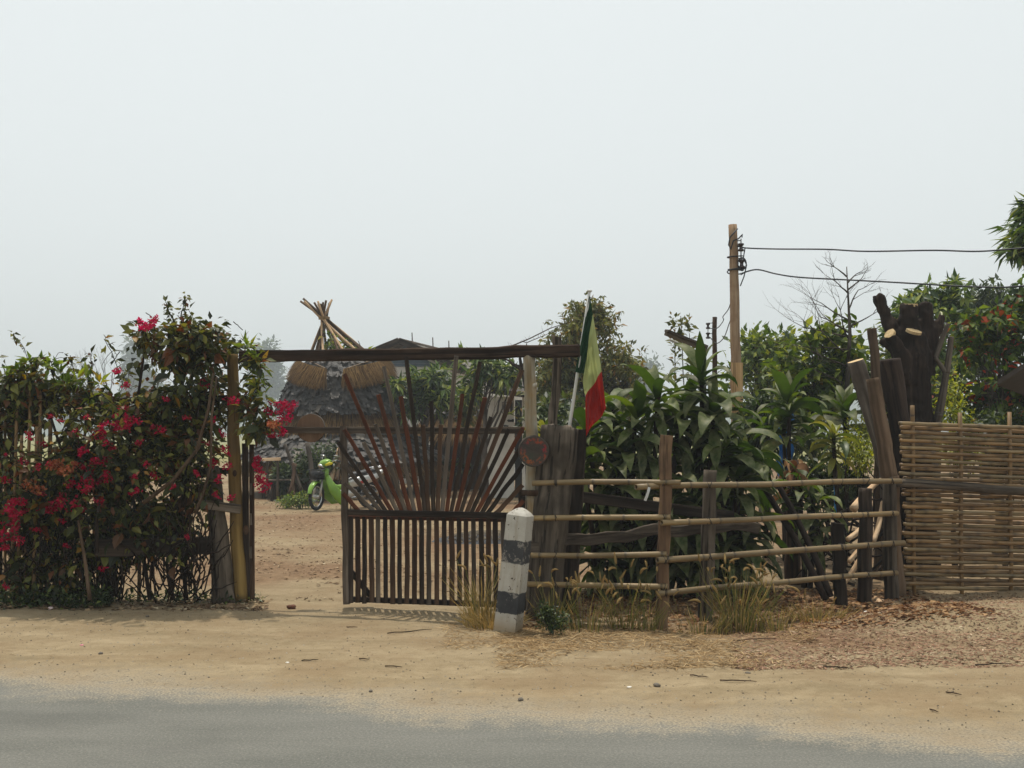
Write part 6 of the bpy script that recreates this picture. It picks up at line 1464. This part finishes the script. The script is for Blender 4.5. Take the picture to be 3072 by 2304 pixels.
scatter('verge_twigs', 'fine twigs and straw bits on the sandy verge', 'twigs', 2600, lambda: (U(-5, 5), U(6.3, 10.0)), .04, .0025, M_litter, BLADE, BLADEF, .15)
hp = thing('ash_heap', 'low heap of dark grey ash and cinders behind the gate', 'heap', gat(1460, 1625)); c = gat(1460, 1622); vs, fs = [], []
for i in range(13):
    for j in range(25):
        x = (j / 24 - .5) * 1.7; y = (i / 12 - .5) * 1.0; k = max(0, 1 - (x / .85) ** 2 - (y / .5) ** 2); px_, py_ = c.x + x, c.y + y; vs.append((px_, py_, hgt(px_, py_) - .02 + .16 * k ** .8 + .05 * k * noise.noise(V((x * 9, y * 9, 0)))))
for i in range(12):
    for j in range(24): fs.append((i * 25 + j, i * 25 + j + 1, i * 25 + 26 + j, i * 25 + 25 + j))
put('mound', mk(vs, fs, False), plain('ash', lin('47474a'), .95, 0, .6, 30), hp)
P = np.array([(c.x + U(-.7, .7) * U(.2, 1), c.y + U(-.4, .4), 0) for _ in range(700)]); P[:, 2] = [hgt(a[0], a[1]) + .14 * max(0, 1 - ((a[0] - c.x) / .85) ** 2 - ((a[1] - c.y) / .5) ** 2) for a in P]
put('cinders', cloud(P, nr.normal(size=(700, 3)) * [1, 1, .2], np.tile([0, 0, 1.0], (700, 1)), np.full(700, .04), np.full(700, .035), nr.random(700) * .5, M_pebble, PEB, PEBF), None, hp)['kind'] = 'stuff'
for k, (xa, ya, xb, yb, lb) in enumerate([(1162, 1902, 1295, 1888, 'long thin crooked twig on the sand before the marker post'), (1040, 1880, 1072, 1884, 'short twig on the sand below the gate, nearest the gate foot'), (905, 1987, 955, 1990, 'dark straight twig in the middle of the sandy verge'), (1077, 1990, 1108, 1991, 'stubby brown stick beside the straight twig on the verge'),
                                          (1155, 2002, 1207, 2006, 'thin flat twig right of the stubby stick'), (2070, 2037, 2125, 2043, 'dark twig on the verge below the largest grass clump'), (2160, 2050, 2270, 2062, 'long pale-ended twig on the sand toward the road'), (2470, 2008, 2550, 2016, 'black stick at the edge of the wood chips'),
                                          (2925, 2003, 3035, 2005, 'blackened branch piece on the chips at the picture edge'), (2838, 2093, 2885, 2102, 'curved brown twig on the open sand, right side'), (2790, 2142, 2815, 2150, 'small bent twig nearest the road on the sand'), (2200, 1920, 2330, 1915, 'reddish long twig lying on straw below the long rails')]):
    a, b = gat(xa, ya), gat(xb, yb); mb = MB(); mb.tube(limb_path(a + V((0, 0, .008)), b + V((0, 0, .01)), .02, 6, .06), [.0045, .0045, .004, .004, .0035, .003, .002], 5); tag(put('twig', mb.me(), M_bark if k in (2, 7, 8) else M_brown), lb, 'twig', 'twigs on the verge')
def stone(px, py, r, lb, mat, nm_='stone', cat='stone', sq=.6):
    c = gat(px, py); vs, fs = [], []; sd = rnd.random() * 40
    for i in range(7):
        for j in range(10):
            th = math.pi * i / 6; ph = 2 * math.pi * j / 10; q = V((math.sin(th) * math.cos(ph), math.sin(th) * math.sin(ph) * .8, math.cos(th) * sq)); q *= 1 + .3 * noise.noise(q * 1.6 + V((sd, 0, 0))); vs.append(q * r)
    for i in range(6):
        for j in range(10): fs.append((i * 10 + j, i * 10 + (j + 1) % 10, i * 10 + 10 + (j + 1) % 10, i * 10 + 10 + j))
    return tag(put(nm_, mk(vs, fs, True), mat, None, Matrix.Translation(c + V((0, 0, r * sq * .6))) @ Matrix.Rotation(U(0, 6), 4, 'Z')), lb, cat, 'stones on the verge' if cat == 'stone' else None)
M_st = plain('grey_stone', lin('6d655a'), .9, 0, .5, 30); M_stb = plain('brown_husk', lin('5a3420'), .8, 0, .4, 30); M_pap = plain('white_scrap', lin('cfcac0'), .8)
stone(874, 1822, .042, 'brown husk lying on the drive in front of the gate opening', M_stb, 'husk', 'husk')
stone(1971, 2066, .024, 'grey stone on the sand below the tan plank post', M_st); stone(1562, 2100, .02, 'small dark stone on the sand under the marker post', M_st); stone(302, 1963, .02, 'small dark stone on the left verge near the asphalt', M_st)
stone(2243, 2024, .022, 'flat grey stone at the straw edge below the grass clump', M_st, sq=.4); stone(1112, 2074, .015, 'tiny dark stone at the grit edge in mid verge', M_st); stone(442, 1852, .02, 'dark pebble near the hedge foot on the drive', M_st)
stone(2600, 1840, .03, 'white scrap lying by the foot of the thick grey post', M_pap, 'paper_scrap', 'litter', .3); stone(152, 1831, .03, 'crumpled pale scrap at the hedge foot', plain('pinkish_scrap', lin('c9b4b0'), .8), 'paper_scrap', 'litter', .5); stone(862, 1990, .016, 'white scrap on the middle of the verge', M_pap, 'paper_scrap', 'litter', .3); stone(1888, 2068, .018, 'white scrap beside the twigs under the rails', M_pap, 'paper_scrap', 'litter', .25)
stone(245, 1938, .018, 'pink scrap on the left verge', plain('pink_scrap', lin('c87a8a'), .8), 'paper_scrap', 'litter', .25)

tgm = MB(); tgp = [at(1948, 1462, 9.06), at(1945, 1475, 9.05), at(1940, 1490, 9.05), at(1935, 1502, 9.055)]
v, f = sweep(tgp, rect(.022, .004), 1.0, up=V((0, -1, 0)), rough=.2); tag(put('plastic_strip', mk(v, f, False), plain('white_plastic', lin('b8b8b4'), .5)), 'torn white plastic strip tied to the long top rail', 'strip')
# ------------------------------------------------------------------ dry-season haze
hb = MB().box((0, 450, 20.0), (1000, 560, 21.6)).me(False); hm = bpy.data.materials.new('haze_air'); hm.use_nodes = True; hn = hm.node_tree; hn.nodes.clear()
vol = hn.nodes.new('ShaderNodeVolumePrincipled'); vol.inputs['Color'].default_value = (.86, .93, .97, 1); vol.inputs['Density'].default_value = .0016; vol.inputs['Anisotropy'].default_value = .2
ho = hn.nodes.new('ShaderNodeOutputMaterial'); hn.links.new(vol.outputs[0], ho.inputs['Volume'])
tag(put('haze', hb, hm), 'pale dry-season haze filling the air over the yard and fields', 'haze', None, 'stuff')
